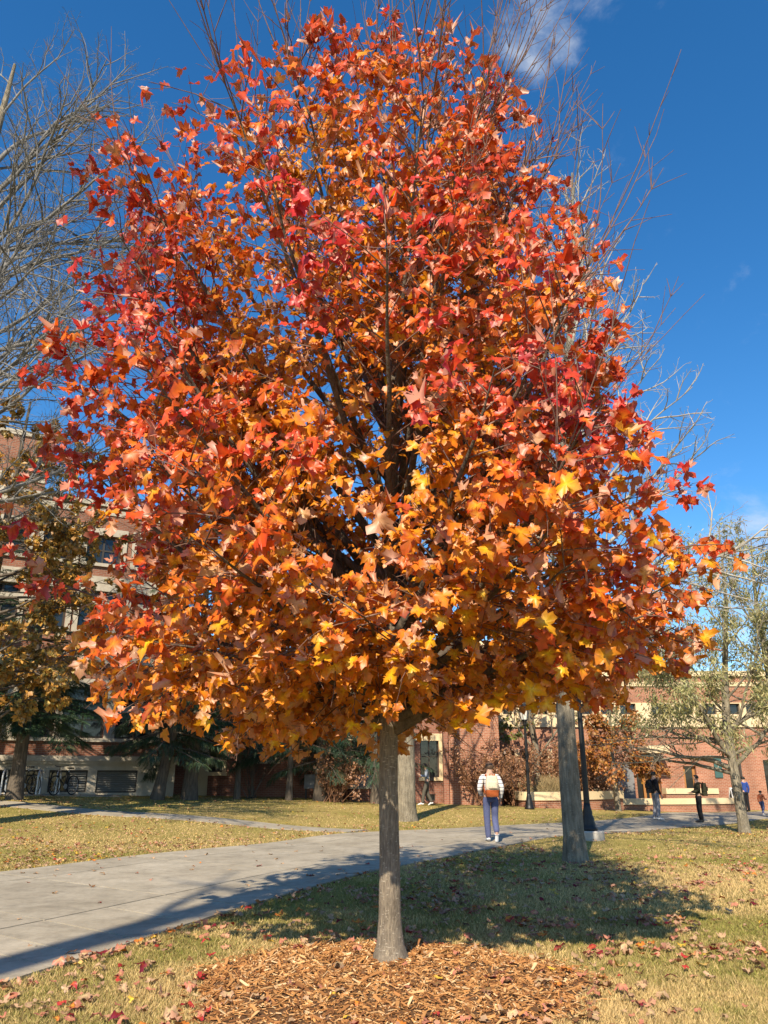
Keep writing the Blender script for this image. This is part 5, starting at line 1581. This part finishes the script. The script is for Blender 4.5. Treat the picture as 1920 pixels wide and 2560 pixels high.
def person(label, loc, rz, pose, m_top, m_leg, m_shoe, m_hair, m_skin, height=1.75, group=None, long_hair=False, top_name='jacket'):
    """local axes: x to the person's right, y forward, z up; joints for a 1.75 m body"""
    root = empty('person', loc, rz, label=label, cat='person', group=group)
    root.scale = (height / 1.75,) * 3
    J = {'pelvis': (0, 0, .95), 'spine': (0, .0, 1.12), 'chest': (0, .0, 1.32), 'neck': (0, -.005, 1.48), 'head': (0, .02, 1.60), 'crown': (0, .01, 1.70)}
    for s, n in ((-1, 'l'), (1, 'r')):
        J.update({'hip' + n: (s * .095, 0, .90), 'knee' + n: (s * .105, .02, .49), 'ank' + n: (s * .105, -.02, .09), 'toe' + n: (s * .12, .15, .035),
                  'sho' + n: (s * .185, -.01, 1.42), 'elb' + n: (s * .25, -.03, 1.14), 'wri' + n: (s * .27, .06, .90), 'pal' + n: (s * .27, .09, .82)})
    J.update({k: v for k, v in pose.items() if k != 'look'})
    J = {k: Vector(v) for k, v in J.items()}
    # the body: one continuous mesh, head to feet
    R0 = {'pelvis': (.115, .095), 'spine': (.105, .085), 'chest': (.125, .095), 'neck': (.052, .055), 'head': (.074, .09), 'crown': (.045, .055),
          'hip': (.075, .08), 'knee': (.052, .055), 'ank': (.036, .042), 'toe': (.034, .026), 'sho': (.055, .06), 'elb': (.038, .04), 'wri': (.026, .026), 'pal': (.036, .02)}
    jt = {k: (v, *(R0.get(k) or R0[k[:-1]])) for k, v in J.items()}
    ed = [('pelvis', 'spine'), ('spine', 'chest'), ('chest', 'neck'), ('neck', 'head'), ('head', 'crown')]
    for n in 'lr':
        ed += [('pelvis', 'hip' + n), ('hip' + n, 'knee' + n), ('knee' + n, 'ank' + n), ('ank' + n, 'toe' + n), ('chest', 'sho' + n), ('sho' + n, 'elb' + n), ('elb' + n, 'wri' + n), ('wri' + n, 'pal' + n)]
        # five fingers
        f = (J['pal' + n] - J['wri' + n]).normalized()
        sd = Vector((0, 1, 0)) - f * f.y
        sd = sd.normalized() if sd.length > .1 else Vector((1, 0, 0))
        for k, (o, ln) in enumerate(((.027, .05), (.011, .07), (-.005, .075), (-.02, .068), (-.034, .052))):
            st = J['pal' + n] + sd * o * .8 + f * (.015 if k else -.03)
            mid = st + f * ln * .55 + sd * (.03 if k == 0 else o * .2)
            jt['f%s%da' % (n, k)] = (mid, .0095, .0095)
            jt['f%s%db' % (n, k)] = (mid + f * ln * .45 + Vector((0, .012, 0)), .008, .008)
            ed += [('pal' + n, 'f%s%da' % (n, k)), ('f%s%da' % (n, k), 'f%s%db' % (n, k))]
    body = skin_mesh('body', jt, ed, 'pelvis', 2, m_skin, root)
    # face: nose, ears, eyes, mouth as small pieces of the head
    hd = J['head']; fw = pose.get('look', Vector((0, 1, 0))); fw = Vector(fw).normalized(); rt = Vector((fw.y, -fw.x, 0))
    fc = MB()
    fc.ellipsoid(tuple(hd + fw * .093 + Vector((0, 0, -.005))), (.013, .016, .022), 8, 6)
    for s in (-1, 1):
        fc.ellipsoid(tuple(hd + rt * s * .078 + Vector((0, 0, -.005))), (.014, .022, .032), 8, 6)
    fc.build('face', m_skin, root, True)
    ey = MB()
    for s in (-1, 1):
        ey.ellipsoid(tuple(hd + fw * .083 + rt * s * .03 + Vector((0, 0, .018))), (.011, .011, .007), 8, 5)
    ey.ellipsoid(tuple(hd + fw * .083 + Vector((0, 0, -.048))), (.022, .012, .006), 8, 5)
    ey.build('features', M_HAIRB, root, True)
    # hair cap over back and top
    V, F = [], []
    nu, nv = 18, 9
    for k in range(nv + 1):
        t = math.pi * .62 * k / nv
        for i in range(nu):
            a = 2 * math.pi * i / nu
            d = fw * math.cos(a) + rt * math.sin(a)
            drop = t if math.cos(a) < .25 else min(t, R(52))
            if long_hair and math.cos(a) < .2: drop = t * 1.12
            rr = .104 + .008 * math.sin(5 * a + k) + .005 * math.cos(9 * a)
            V.append(tuple(hd + Vector((0, 0, .028)) + d * rr * math.sin(drop) * (1.12 if abs(math.cos(a)) > .5 else .95) + Vector((0, 0, .100 * math.cos(drop)))))
    for k in range(nv):
        for i in range(nu):
            F.append((k*nu+i, (k+1)*nu+i, (k+1)*nu+(i+1) % nu, k*nu+(i+1) % nu))
    hm = MB(); hm.add(V, F); hm.build('hair', m_hair, root, True)
    # clothes follow the body
    top = {k: (J[k], *r) for k, r in {'pelvis': (.14, .115), 'spine': (.135, .11), 'chest': (.15, .115)}.items()}
    top['pelvis'] = (J['pelvis'] + Vector((0, 0, -.02)), .14, .118)
    top['neck'] = (J['neck'] + Vector((0, 0, -.03)), .07, .07)
    te = [('pelvis', 'spine'), ('spine', 'chest'), ('chest', 'neck')]
    for n in 'lr':
        top['sho' + n] = (J['sho' + n], .072, .075); top['elb' + n] = (J['elb' + n], .06, .062)
        top['wri' + n] = (J['wri' + n], .045, .045)
        te += [('chest', 'sho' + n), ('sho' + n, 'elb' + n), ('elb' + n, 'wri' + n)]
    skin_mesh(top_name, top, te, 'spine', 2, m_top, root)
    leg = {'pelvis': (J['pelvis'] + Vector((0, 0, .03)), .125, .105)}
    le = []
    for n in 'lr':
        leg['hip' + n] = (J['hip' + n], .102, .105); leg['knee' + n] = (J['knee' + n], .08, .082); leg['ank' + n] = (J['ank' + n] + (J['ank' + n] - J['knee' + n]).normalized() * .03, .066, .07)
        le += [('pelvis', 'hip' + n), ('hip' + n, 'knee' + n), ('knee' + n, 'ank' + n)]
    skin_mesh('trousers', leg, le, 'pelvis', 2, m_leg, root)
    for n in 'lr':
        a, t = J['ank' + n], J['toe' + n]
        d = (t - a); hl = a - Vector((d.x, d.y, 0)).normalized() * .05 + Vector((0, 0, -.045)) if d.z > -.12 else a - d.normalized().cross(Vector((1, 0, 0))) * .05
        skin_mesh('shoe', {'a': (a, .05, .05), 'h': (hl, .04, .036), 'm': ((a * .35 + t * .65), .046, .036), 't': (t + d.normalized() * .05, .042, .026)}, [('a', 'h'), ('a', 'm'), ('m', 't')], 'a', 2, m_shoe, root)
    return root
def backpack(label, loc, rz, back, scale, m_main, m_low, lowfrac=.32):
    """worn on the back: body, lower panel, pocket, two straps; local -y is away from the wearer's back"""
    root = empty('backpack', loc, rz, label=label, cat='backpack'); root.scale = (scale,) * 3
    b = Vector(back)
    def sack(name, z0, z1, mat, grow=0.0):
        V, F = [], []
        n, k = 16, 8
        for j in range(k + 1):
            f = j / k; z = z0 + (z1 - z0) * f
            g = (z - .0) / .46
            w = (.150 + grow) * (1 - .25 * max(0, g - .6) ** 1.2 / .4 ** 1.2 * .9) * (.92 + .08 * min(1, g * 5))
            d = (.085 + grow) * (1.05 - .35 * max(0, g - .55))
            for i in range(n):
                a = 2 * math.pi * i / n
                ca, sa = math.cos(a), math.sin(a)
                e = .55
                V.append((b.x + w * math.copysign(abs(ca) ** e, ca), b.y + d * math.copysign(abs(sa) ** e, sa), b.z + z))
        for j in range(k):
            for i in range(n):
                F.append((j*n+i, j*n+(i+1) % n, (j+1)*n+(i+1) % n, (j+1)*n+i))
        F.append(tuple(range(n - 1, -1, -1))); F.append(tuple(k * n + i for i in range(n)))
        m = MB(); m.add(V, F)
        return m.build(name, mat, root, True)
    H_ = .46
    sack('main_sack', H_ * lowfrac, H_, m_main)
    sack('lower_panel', 0, H_ * lowfrac, m_low, .003)
    MB().box(b.x - .1, b.x + .1, b.y - .125, b.y - .07, b.z + H_ * lowfrac + .03, b.z + .33).build('front_pocket', m_main, root, bevel=.018)
    MB().tube([(b.x - .04, b.y + .03, b.z + H_), (b.x - .03, b.y + .03, b.z + H_ + .04), (b.x + .03, b.y + .03, b.z + H_ + .04), (b.x + .04, b.y + .03, b.z + H_)], .009, 6).build('grab_loop', m_low, root)
    for s in (-1, 1):
        MB().tube([(b.x + s * .09, b.y + .05, b.z + H_ - .05), (b.x + s * .105, b.y + .14, b.z + H_ + .02), (b.x + s * .11, b.y + .26, b.z + H_ - .04), (b.x + s * .12, b.y + .28, b.z + .25), (b.x + s * .13, b.y + .2, b.z + .1), (b.x + s * .13, b.y + .07, b.z + .06)], .017, 6).build('strap', m_low, root)
    return root
def mat_stripes(name):
    m, nt, out = nodemat(name)
    N, L = nt.nodes, nt.links
    b = N.new('ShaderNodeBsdfPrincipled'); b.inputs['Roughness'].default_value = .9
    tc = N.new('ShaderNodeTexCoord'); sx = N.new('ShaderNodeSeparateXYZ'); L.new(tc.outputs['Object'], sx.inputs[0])
    md = N.new('ShaderNodeMath'); md.operation = 'PINGPONG'; md.inputs[1].default_value = .042; L.new(sx.outputs['Z'], md.inputs[0])
    gt = N.new('ShaderNodeMath'); gt.operation = 'LESS_THAN'; gt.inputs[1].default_value = .008; L.new(md.outputs[0], gt.inputs[0])
    mx = N.new('ShaderNodeMix'); mx.data_type = 'RGBA'; mx.inputs['A'].default_value = (.74, .70, .66, 1); mx.inputs['B'].default_value = (.07, .075, .13, 1)
    L.new(gt.outputs[0], mx.inputs['Factor']); L.new(mx.outputs['Result'], b.inputs['Base Color']); L.new(b.outputs['BSDF'], out.inputs['Surface'])
    return m
def cloth(name, c, sc=40):
    return mat_noise(name, tuple(x * .75 for x in c), c, sc, .92, .3, 60, bdist=.003)
M_STRIPE = mat_stripes('striped_knit')
M_JEANS = cloth('blue_denim', (.10, .115, .22)); M_SWEATS = cloth('grey_sweatpants', (.26, .26, .29)); M_BLACKC = cloth('black_cloth', (.012, .012, .014)); M_OLIVE = cloth('dark_olive_cloth', (.035, .034, .018))
M_SHOEW = mat_plain('white_shoe', (.68, .68, .68), .6); M_SHOEB = mat_plain('black_shoe', (.015, .015, .015), .6)
M_CREAMC = cloth('cream_canvas', (.72, .58, .42)); M_RUST = cloth('rust_canvas', (.36, .085, .02)); M_ORANGEC = cloth('orange_cloth', (.62, .17, .07)); M_BLUEC = cloth('blue_cloth', (.03, .07, .28)); M_GREYB = cloth('pale_blue_cloth', (.30, .34, .42))
# walker seen from behind: heading away, slightly left
g_ = ground_at(1231, 19.7) + Vector((0, 0, .022))
walk = {'hipl': (-.095, 0, .90), 'kneel': (-.09, .05, .49), 'ankl': (-.07, .06, .085), 'toel': (-.075, .22, .03),
        'hipr': (.095, 0, .90), 'kneer': (.09, .04, .50), 'ankr': (.06, -.22, .22), 'toer': (.06, -.19, .05),
        'elbr': (.27, -.05, 1.15), 'wrir': (.25, .08, .92), 'palr': (.24, .12, .85), 'elbl': (-.26, -.02, 1.14), 'wril': (-.18, .16, .99), 'pall': (-.1, .2, .98), 'look': (-.25, 1, 0)}
person('person in a striped sweater and blue jeans walking away on the path', g_, R(6), walk, M_STRIPE, M_JEANS, M_SHOEW, M_HAIR, M_SKIN, 1.80, top_name='sweater')
backpack('cream backpack with a rust-coloured base worn by the walker', g_, R(6), (-.01, -.235, .97), 1.80 / 1.75, M_CREAMC, M_RUST)
# two people talking
g_ = ground_at(1645, 31.2) + Vector((0, 0, .022))
pz = {'elbl': (-.25, .04, 1.18), 'wril': (-.1, .22, 1.38), 'pall': (-.05, .2, 1.46), 'hipl': (-.095, 0, .9), 'kneel': (-.12, .03, .49), 'ankl': (-.14, -.05, .09), 'toel': (-.16, .12, .035), 'look': (0, 1, 0)}
person('person in a black jacket and grey sweatpants standing on the path', g_, R(-78), pz, M_BLACKC, M_SWEATS, M_SHOEW, M_HAIRB, M_SKIN, 1.76, 'people talking on the path')
backpack('black backpack worn by the person in grey sweatpants', g_, R(-78), (0, -.22, .96), 1.0, M_BLACKC, M_BLACKC)
g_ = ground_at(1754, 30.6) + Vector((0, 0, .022))
pz = {'elbl': (-.26, .05, 1.15), 'wril': (-.2, .24, 1.08), 'pall': (-.16, .31, 1.08), 'elbr': (.26, .03, 1.14), 'wrir': (.2, .22, 1.06), 'palr': (.15, .29, 1.06), 'look': (.1, 1, 0)}
person('person in a dark olive jacket and black trousers facing the one in grey', g_, R(82), pz, M_OLIVE, M_BLACKC, M_SHOEB, M_HAIRB, M_SKIN, 1.68, 'people talking on the path')
backpack('dark olive backpack worn by the person in black trousers', g_, R(82), (0, -.24, .94), .98, M_OLIVE, M_OLIVE)
# person in the shade looking at a phone
g_ = ground_at(1068, 35.0) + Vector((0, 0, .01))
pz = {'elbl': (-.25, .06, 1.14), 'wril': (-.12, .27, 1.22), 'pall': (-.08, .33, 1.26), 'elbr': (.25, .06, 1.14), 'wrir': (.12, .27, 1.22), 'palr': (.07, .33, 1.26), 'head': (0, .07, 1.58), 'crown': (0, .09, 1.68),
      'kneer': (.1, -.02, .49), 'ankr': (.1, -.2, .12), 'toer': (.1, -.08, .03), 'kneel': (-.1, .14, .5), 'ankl': (-.1, .2, .09), 'toel': (-.1, .37, .04)}
person('person in a pale blue shirt walking in the shade by the brick wing', g_, R(88), pz, M_GREYB, cloth('drab_trousers', (.10, .09, .07)), M_SHOEW, M_HAIR, M_SKIN, 1.74, top_name='shirt')
backpack('dark backpack on the person walking in the shade', g_, R(88), (0, -.22, .98), 1.0, M_BLACKC, M_BLACKC)
# person in orange at the right edge
g_ = ground_at(1909, 36.0) + Vector((0, 0, .022))
pz = {'kneel': (-.1, .12, .5), 'ankl': (-.1, .16, .09), 'toel': (-.1, .33, .04), 'kneer': (.1, 0, .49), 'ankr': (.1, -.2, .15), 'toer': (.1, -.08, .03), 'elbr': (.26, .05, 1.12), 'wrir': (.24, .25, 1.1), 'palr': (.22, .32, 1.12)}
person('small person in an orange top and blue jeans at the right edge', g_, R(-60), pz, M_ORANGEC, M_JEANS, M_SHOEW, M_HAIRB, M_SKIN2, 1.02, top_name='shirt', long_hair=True)
# person in blue mostly hidden behind the forked tree
g_ = ground_at(1869, 42.0)
person('person in a blue jacket mostly hidden behind the forked tree trunk', g_ + Vector((0, 0, .01)), R(20), {}, M_BLUEC, M_BLACKC, M_SHOEB, M_HAIRB, M_SKIN, 1.72)
# seated person on the upper seat wall
zs_ = at(1512, 1962, 42.3).z
g_ = Vector((at(1512, 1962, 42.45).x, 42.45, zs_ - .80))
sit = {'pelvis': (0, 0, .93), 'hipl': (-.095, .02, .90), 'hipr': (.095, .02, .90), 'kneel': (-.12, .44, .92), 'kneer': (.12, .44, .92), 'ankl': (-.12, .46, .50), 'ankr': (.12, .46, .50), 'toel': (-.12, .62, .45), 'toer': (.12, .62, .45),
       'elbl': (-.26, .06, 1.12), 'wril': (-.14, .3, 1.05), 'pall': (-.1, .36, 1.04), 'elbr': (.26, .06, 1.12), 'wrir': (.14, .3, 1.05), 'palr': (.1, .36, 1.04), 'look': (.3, 1, 0)}
person('small figure in dark clothes seated on the upper seat wall', g_, R(172), sit, cloth('navy_cloth', (.03, .03, .05)), M_BLACKC, M_SHOEB, M_HAIRB, M_SKIN, 1.66)
# ------------------------------------------------------------------ mulch bed round the maple
BED = (0.02, 6.72, 1.52)
def bed_r(a):
    return BED[2] * (1 + .04 * np.sin(3 * a + 1) + .03 * np.sin(7 * a) + .02 * np.sin(13 * a + 2))
def bed_z(x, y):
    d = np.hypot(x - BED[0], y - BED[1]) / bed_r(np.arctan2(y - BED[1], x - BED[0]))
    return terrain(x, y) + .012 + .05 * (1 - np.clip(d, 0, 1) ** 2.5) + .012 * (vnoise(x * 7, y * 7, 4) - .5) * (d < 1)
rng = np.random.default_rng(77)
nr_, na_ = 26, 80
rr2 = np.linspace(0, 1, nr_)[1:]
aa = np.arange(na_) * 2 * np.pi / na_
X = np.concatenate([[BED[0]], (BED[0] + rr2[:, None] * bed_r(aa)[None] * np.cos(aa)[None]).ravel()])
Y = np.concatenate([[BED[1]], (BED[1] + rr2[:, None] * bed_r(aa)[None] * np.sin(aa)[None]).ravel()])
Z = bed_z(X, Y); Z[-na_:] = terrain(X[-na_:], Y[-na_:]) - .01
i = np.arange(na_); j = (i + 1) % na_
T = np.stack([np.zeros(na_, int), 1 + i, 1 + j], -1)
Qd = np.concatenate([np.stack([1 + k*na_ + i, 1 + (k+1)*na_ + i, 1 + (k+1)*na_ + j, 1 + k*na_ + j], -1) for k in range(nr_ - 2)])
M_MULCH = mat_noise('mulch_soil', (.07, .035, .014), (.20, .10, .04), 30, .95, .8, 80)
bed = obj('mulch_bed', make_mesh('mulch_bed', np.stack([X, Y, Z], -1), [T, Qd], True), M_MULCH)
props(bed, 'round bed of orange brown wood chips under the maple', 'mulch bed')
bx = np.array([(-.5, -.5, -.5), (.5, -.35, -.5), (.5, .35, -.5), (-.5, .5, -.5), (-.45, -.5, .5), (.55, -.3, .5), (.5, .4, .5), (-.55, .45, .5)])
bq = np.array([(0, 3, 2, 1), (4, 5, 6, 7), (0, 1, 5, 4), (1, 2, 6, 5), (2, 3, 7, 6), (3, 0, 4, 7)])
NC = 17000
a = rng.uniform(0, 2 * np.pi, NC); rr2 = np.sqrt(rng.random(NC)) * 1.11
cxx, cyy = BED[0] + rr2 * bed_r(a) * np.cos(a), BED[1] + rr2 * bed_r(a) * np.sin(a)
ok = (np.hypot(cxx - TREE.x, cyy - TREE.y) > .15) & (cyy > 5.35) & ((rr2 < .96) | (rng.random(NC) < .45 * np.clip((1.12 - rr2) / .14, 0, 1)))
cxx, cyy = cxx[ok], cyy[ok]; NC = len(cxx)
ln = np.clip(rng.lognormal(-3.6, .55, NC), .014, .14); wd = ln * rng.uniform(.12, .42, NC); wd = np.clip(wd, .004, .026); th = rng.uniform(.002, .006, NC)
yaw = rng.uniform(0, 2 * np.pi, NC); pit = rng.normal(0, .28, NC); rol = rng.normal(0, .3, NC)
cz_ = bed_z(cxx, cyy) + th * .5 + np.abs(np.sin(pit)) * ln * .3 + rng.uniform(0, .008, NC)
CH = np.array([(.40, .19, .06), (.52, .29, .11), (.30, .13, .04), (.62, .41, .19), (.20, .085, .03), (.46, .22, .065), (.36, .16, .05)])
cc = np.array([1.14, 1.2, 1.42]) * CH[rng.choice(7, NC, p=[.20, .15, .20, .07, .20, .09, .09])] * rng.uniform(.75, 1.2, NC)[:, None]
def rot_mats(y, p, r):
    cy, sy, cp_, sp_, cr, sr = np.cos(y), np.sin(y), np.cos(p), np.sin(p), np.cos(r), np.sin(r)
    return np.stack([np.stack([cy*cp_, cy*sp_*sr - sy*cr, cy*sp_*cr + sy*sr], -1), np.stack([sy*cp_, sy*sp_*sr + cy*cr, sy*sp_*cr - cy*sr], -1), np.stack([-sp_, cp_*sr, cp_*cr], -1)], 1)
RM = rot_mats(yaw, pit, rol)
showing = ln * wd / (cyy ** 2 + 2.2) + 0
big = np.argsort(-showing)[:300]
isb = np.zeros(NC, bool); isb[big] = True
s = ~isb
W = np.einsum('nij,vj->nvi', RM[s] * np.stack([ln, wd, th], -1)[s][:, None, :], bx) + np.stack([cxx, cyy, cz_], -1)[s][:, None, :]
Fq = (bq[None] + (np.arange(s.sum()) * 8)[:, None, None]).reshape(-1, 4)
ch = obj('wood_chips', make_mesh('wood_chips', W.reshape(-1, 3), [Fq], False, np.repeat(cc[s], 8, 0)), M_CHIP, bed)
ch['kind'] = 'stuff'
chip_me = make_mesh('wood_chip', bx, [bq]); chip_me.materials.append(M_CHIP1)
for k in big:
    o = bpy.data.objects.new('wood_chip', chip_me); COL.objects.link(o); o.parent = bed
    o.matrix_local = Matrix.Translation((cxx[k], cyy[k], cz_[k])) @ Matrix(RM[k].tolist()).to_4x4() @ Matrix.Diagonal((ln[k], wd[k], th[k], 1))
    o.color = (*[float(v) for v in cc[k]], 1)

def in_bed(x, y, m=1.0):
    return np.hypot(x - BED[0], y - BED[1]) < bed_r(np.arctan2(y - BED[1], x - BED[0])) * m

# ------------------------------------------------------------------ grass
def view_points(n, y0, y1, rng, margin=1.06, power=1.0):
    """points on the ground inside the view, denser near the viewer"""
    u = rng.random(n)
    inv = (1 / y0) ** power + u * ((1 / y1) ** power - (1 / y0) ** power)
    y = inv ** (-1 / power)
    x = rng.uniform(-1, 1, n) * (960 / FPX) * (y * CP) * margin
    return x, y
rng = np.random.default_rng(123)
parts_x, parts_y = [], []
for n, y0, y1, pw in ((210000, 5.3, 16, 1.2), (110000, 12, 34, 1.6)):
    x, y = view_points(n, y0, y1, rng, 1.08, pw); parts_x.append(x); parts_y.append(y)
x, y = np.concatenate(parts_x), np.concatenate(parts_y)
ok = ~on_path(x, y) & ~(in_bed(x, y, .97)) & (y < 36)
# a ragged edge where the turf meets paving and mulch
x, y = x[ok], y[ok]
n = len(x)
patch = .55 * vnoise(x * .55, y * .55, 1) + .3 * vnoise(x * 1.7, y * 1.7, 2) + .15 * vnoise(x * 6, y * 6, 3)
dist = np.hypot(x, y)
nearbed = 1 - sstep(1.0, 1.45, np.hypot(x - BED[0], y - BED[1]) / BED[2])
dry = sstep(.20, .58, patch + rng.normal(0, .10, n) + .14 * nearbed - .05 * sstep(9, 14, y) + .06 * (x < -1.2) * (y < 9))
GR = np.array([(.22, .22, .05), (.32, .29, .09)]); DR = np.array([(.70, .51, .24), (.53, .385, .17)])
t1 = rng.random(n)[:, None]
colg = (GR[0] * t1 + GR[1] * (1 - t1)) * (1 - dry[:, None]) + (DR[0] * t1 + DR[1] * (1 - t1)) * dry[:, None]
colg *= rng.uniform(.65, 1.35, n)[:, None]
hgt = rng.uniform(.016, .048, n) * (.45 + .5 * patch + .6 * vnoise(x * 2.6, y * 2.6, 12)); wid = .0022 + .00042 * dist
yaw = rng.uniform(0, 2 * np.pi, n); ben = rng.normal(0, .6, n); ben2 = rng.normal(0, .6, n)
z0 = terrain(x, y) - .003
V = np.empty((n, 3, 3), np.float32)
V[:, 0] = np.stack([x - np.cos(yaw) * wid, y - np.sin(yaw) * wid, z0], -1)
V[:, 1] = np.stack([x + np.cos(yaw) * wid, y + np.sin(yaw) * wid, z0], -1)
V[:, 2] = np.stack([x + hgt * ben, y + hgt * ben2, z0 + hgt], -1)
gr = obj('grass', make_mesh('grass', V.reshape(-1, 3), [np.arange(3 * n).reshape(-1, 3)], False, np.repeat(colg, 3, 0)), M_GRASS)
props(gr, 'short patchy lawn grass, part green and part dry tan', 'grass', kind='stuff')

# ------------------------------------------------------------------ fallen leaves
rng = np.random.default_rng(321)
FALL = {'red': (.42, .045, .035), 'dark red': (.20, .02, .03), 'salmon': (.52, .21, .13), 'tan': (.50, .32, .18), 'orange': (.60, .21, .04), 'yellow': (.66, .42, .06), 'brown': (.24, .12, .055)}
names = list(FALL)
def scatter(n, y0, y1, pw, fn):
    x, y = view_points(n, y0, y1, rng, 1.05, pw)
    k = fn(x, y); return x[k], y[k]
def dens(x, y):
    path_ = on_path(x, y); bed_ = in_bed(x, y, .96)
    right = sstep(-1.5, 1.5, x) * sstep(6.0, 9.0, y)
    shade = np.exp(-(((x - 1.9) / 3.2) ** 2 + ((y - 12.6) / 3.0) ** 2))
    clump = sstep(.35, .75, vnoise(x * 1.3, y * 1.3, 8))
    p = (.10 + .32 * right + .75 * shade) * (.2 + 1.25 * clump)
    edge_ = (on_path(x + .3, y) | on_path(x - .3, y) | on_path(x, y - .3)) & ~path_
    p = p + .22 * edge_
    p = np.where(path_, .012, p); p = np.where(bed_, .07, p)
    return rng.random(len(x)) < p
x1_, y1_ = scatter(10000, 5.4, 19, .9, dens)
def dens2(x, y):                     # paler, smaller leaves on the far lawns
    path_ = on_path(x, y)
    left = (x < -1) | (y > 22)
    clump = sstep(.3, .75, vnoise(x * .8, y * .8, 9))
    return rng.random(len(x)) < np.where(path_, .02, np.where(left, .85, .30) * (.35 + clump))
x2_, y2_ = scatter(9000, 13, 36, 1.0, dens2)
x, y = np.concatenate([x1_, x2_]), np.concatenate([y1_, y2_])
far = np.concatenate([np.zeros(len(x1_), bool), np.ones(len(x2_), bool)])
n = len(x)
pid = np.where(far, rng.choice(7, n, p=[.03, .02, .12, .44, .10, .10, .19]), rng.choice(7, n, p=[.10, .05, .32, .27, .11, .04, .11]))
colf = np.array([FALL[k] for k in names])[pid] * rng.uniform(.8, 1.2, n)[:, None]
sz = np.where(far, rng.uniform(.04, .085, n), rng.uniform(.04, .10, n))
onb = in_bed(x, y, 1.0); onp = on_path(x, y)
zz = np.where(onb, bed_z(x, y) + .012, terrain(x, y) + np.where(onp, .03, .036))
zz += rng.uniform(0, .012, n)
yaw = rng.uniform(0, 2 * np.pi, n)
tip = np.stack([np.cos(yaw), np.sin(yaw), rng.normal(0, .15, n)], -1)
nrm = np.stack([rng.normal(0, .22, n), rng.normal(0, .22, n), np.where(rng.random(n) < .45, -1.0, 1.0)], -1)
FRm = leaf_frames(tip, nrm)
pos = np.stack([x, y, zz], -1)
px_, py_, dp_ = project(pos)
vis = (px_ > 8) & (px_ < 1912) & (py_ < 2552)
rank = np.where(vis & ~far, sz / (dp_ ** 1.5), 0)
top = np.argsort(-rank)[:300]
isb = np.zeros(n, bool); isb[top] = True
s = ~isb
lt = leaf_mass('leaf_litter', pos[s], FRm[s], sz[s], colf[s], rng.integers(0, len(VAR_FALL), s.sum()), VAR_FALL, None, M_LITTER, colf[s] * .85)
props(lt, 'scattered small fallen leaves all over the lawns', 'leaf litter', kind='stuff')
FALL_ME = []
for k in range(10):
    V, T, Q, e = leaf_variant(_lr, _out, 2, .8 + .12 * k)
    V[:, 2] -= np.minimum(V[:, 2].min(), 0) * .5
    me = make_mesh('fallen_leaf', V, [np.concatenate(T)] + Q, True, None, e); me.materials.append(M_LITTER1); FALL_ME.append(me)
def where(x, y, ob, op):
    if op: return 'on the concrete path'
    if ob: return 'on the wood chips left of the maple trunk' if x < TREE.x else 'on the wood chips right of the maple trunk'
    if y < 8.4: return 'on the dry grass between path and wood chips' if x < 0 else 'on the grass right of the wood chips'
    if math.hypot((x - 1.9) / 3.4, (y - 12.4) / 3.2) < 1: return "on the grass in the maple's shade"
    return 'on the grass beside the path' if x < 0 else "on the sunny grass beyond the maple's shade" if y > 13 else 'on the sunny grass right of the maple'
for k in top:
    o = bpy.data.objects.new('fallen_leaf', FALL_ME[rng.integers(0, 10)]); COL.objects.link(o)
    o.matrix_world = Matrix.Translation(pos[k]) @ Matrix(FRm[k].tolist()).to_4x4() @ Matrix.Scale(float(sz[k]), 4)
    o.color = (*[float(v) for v in colf[k]], 1)
    w = where(x[k], y[k], onb[k], onp[k])
    w0 = 'small' if sz[k] < .065 else 'large' if sz[k] > .085 else 'mid-sized'
    props(o, '%s fallen %s maple leaf lying %s' % (w0, names[pid[k]], w), 'leaf', '%s fallen %s leaves %s' % (w0, names[pid[k]], w))
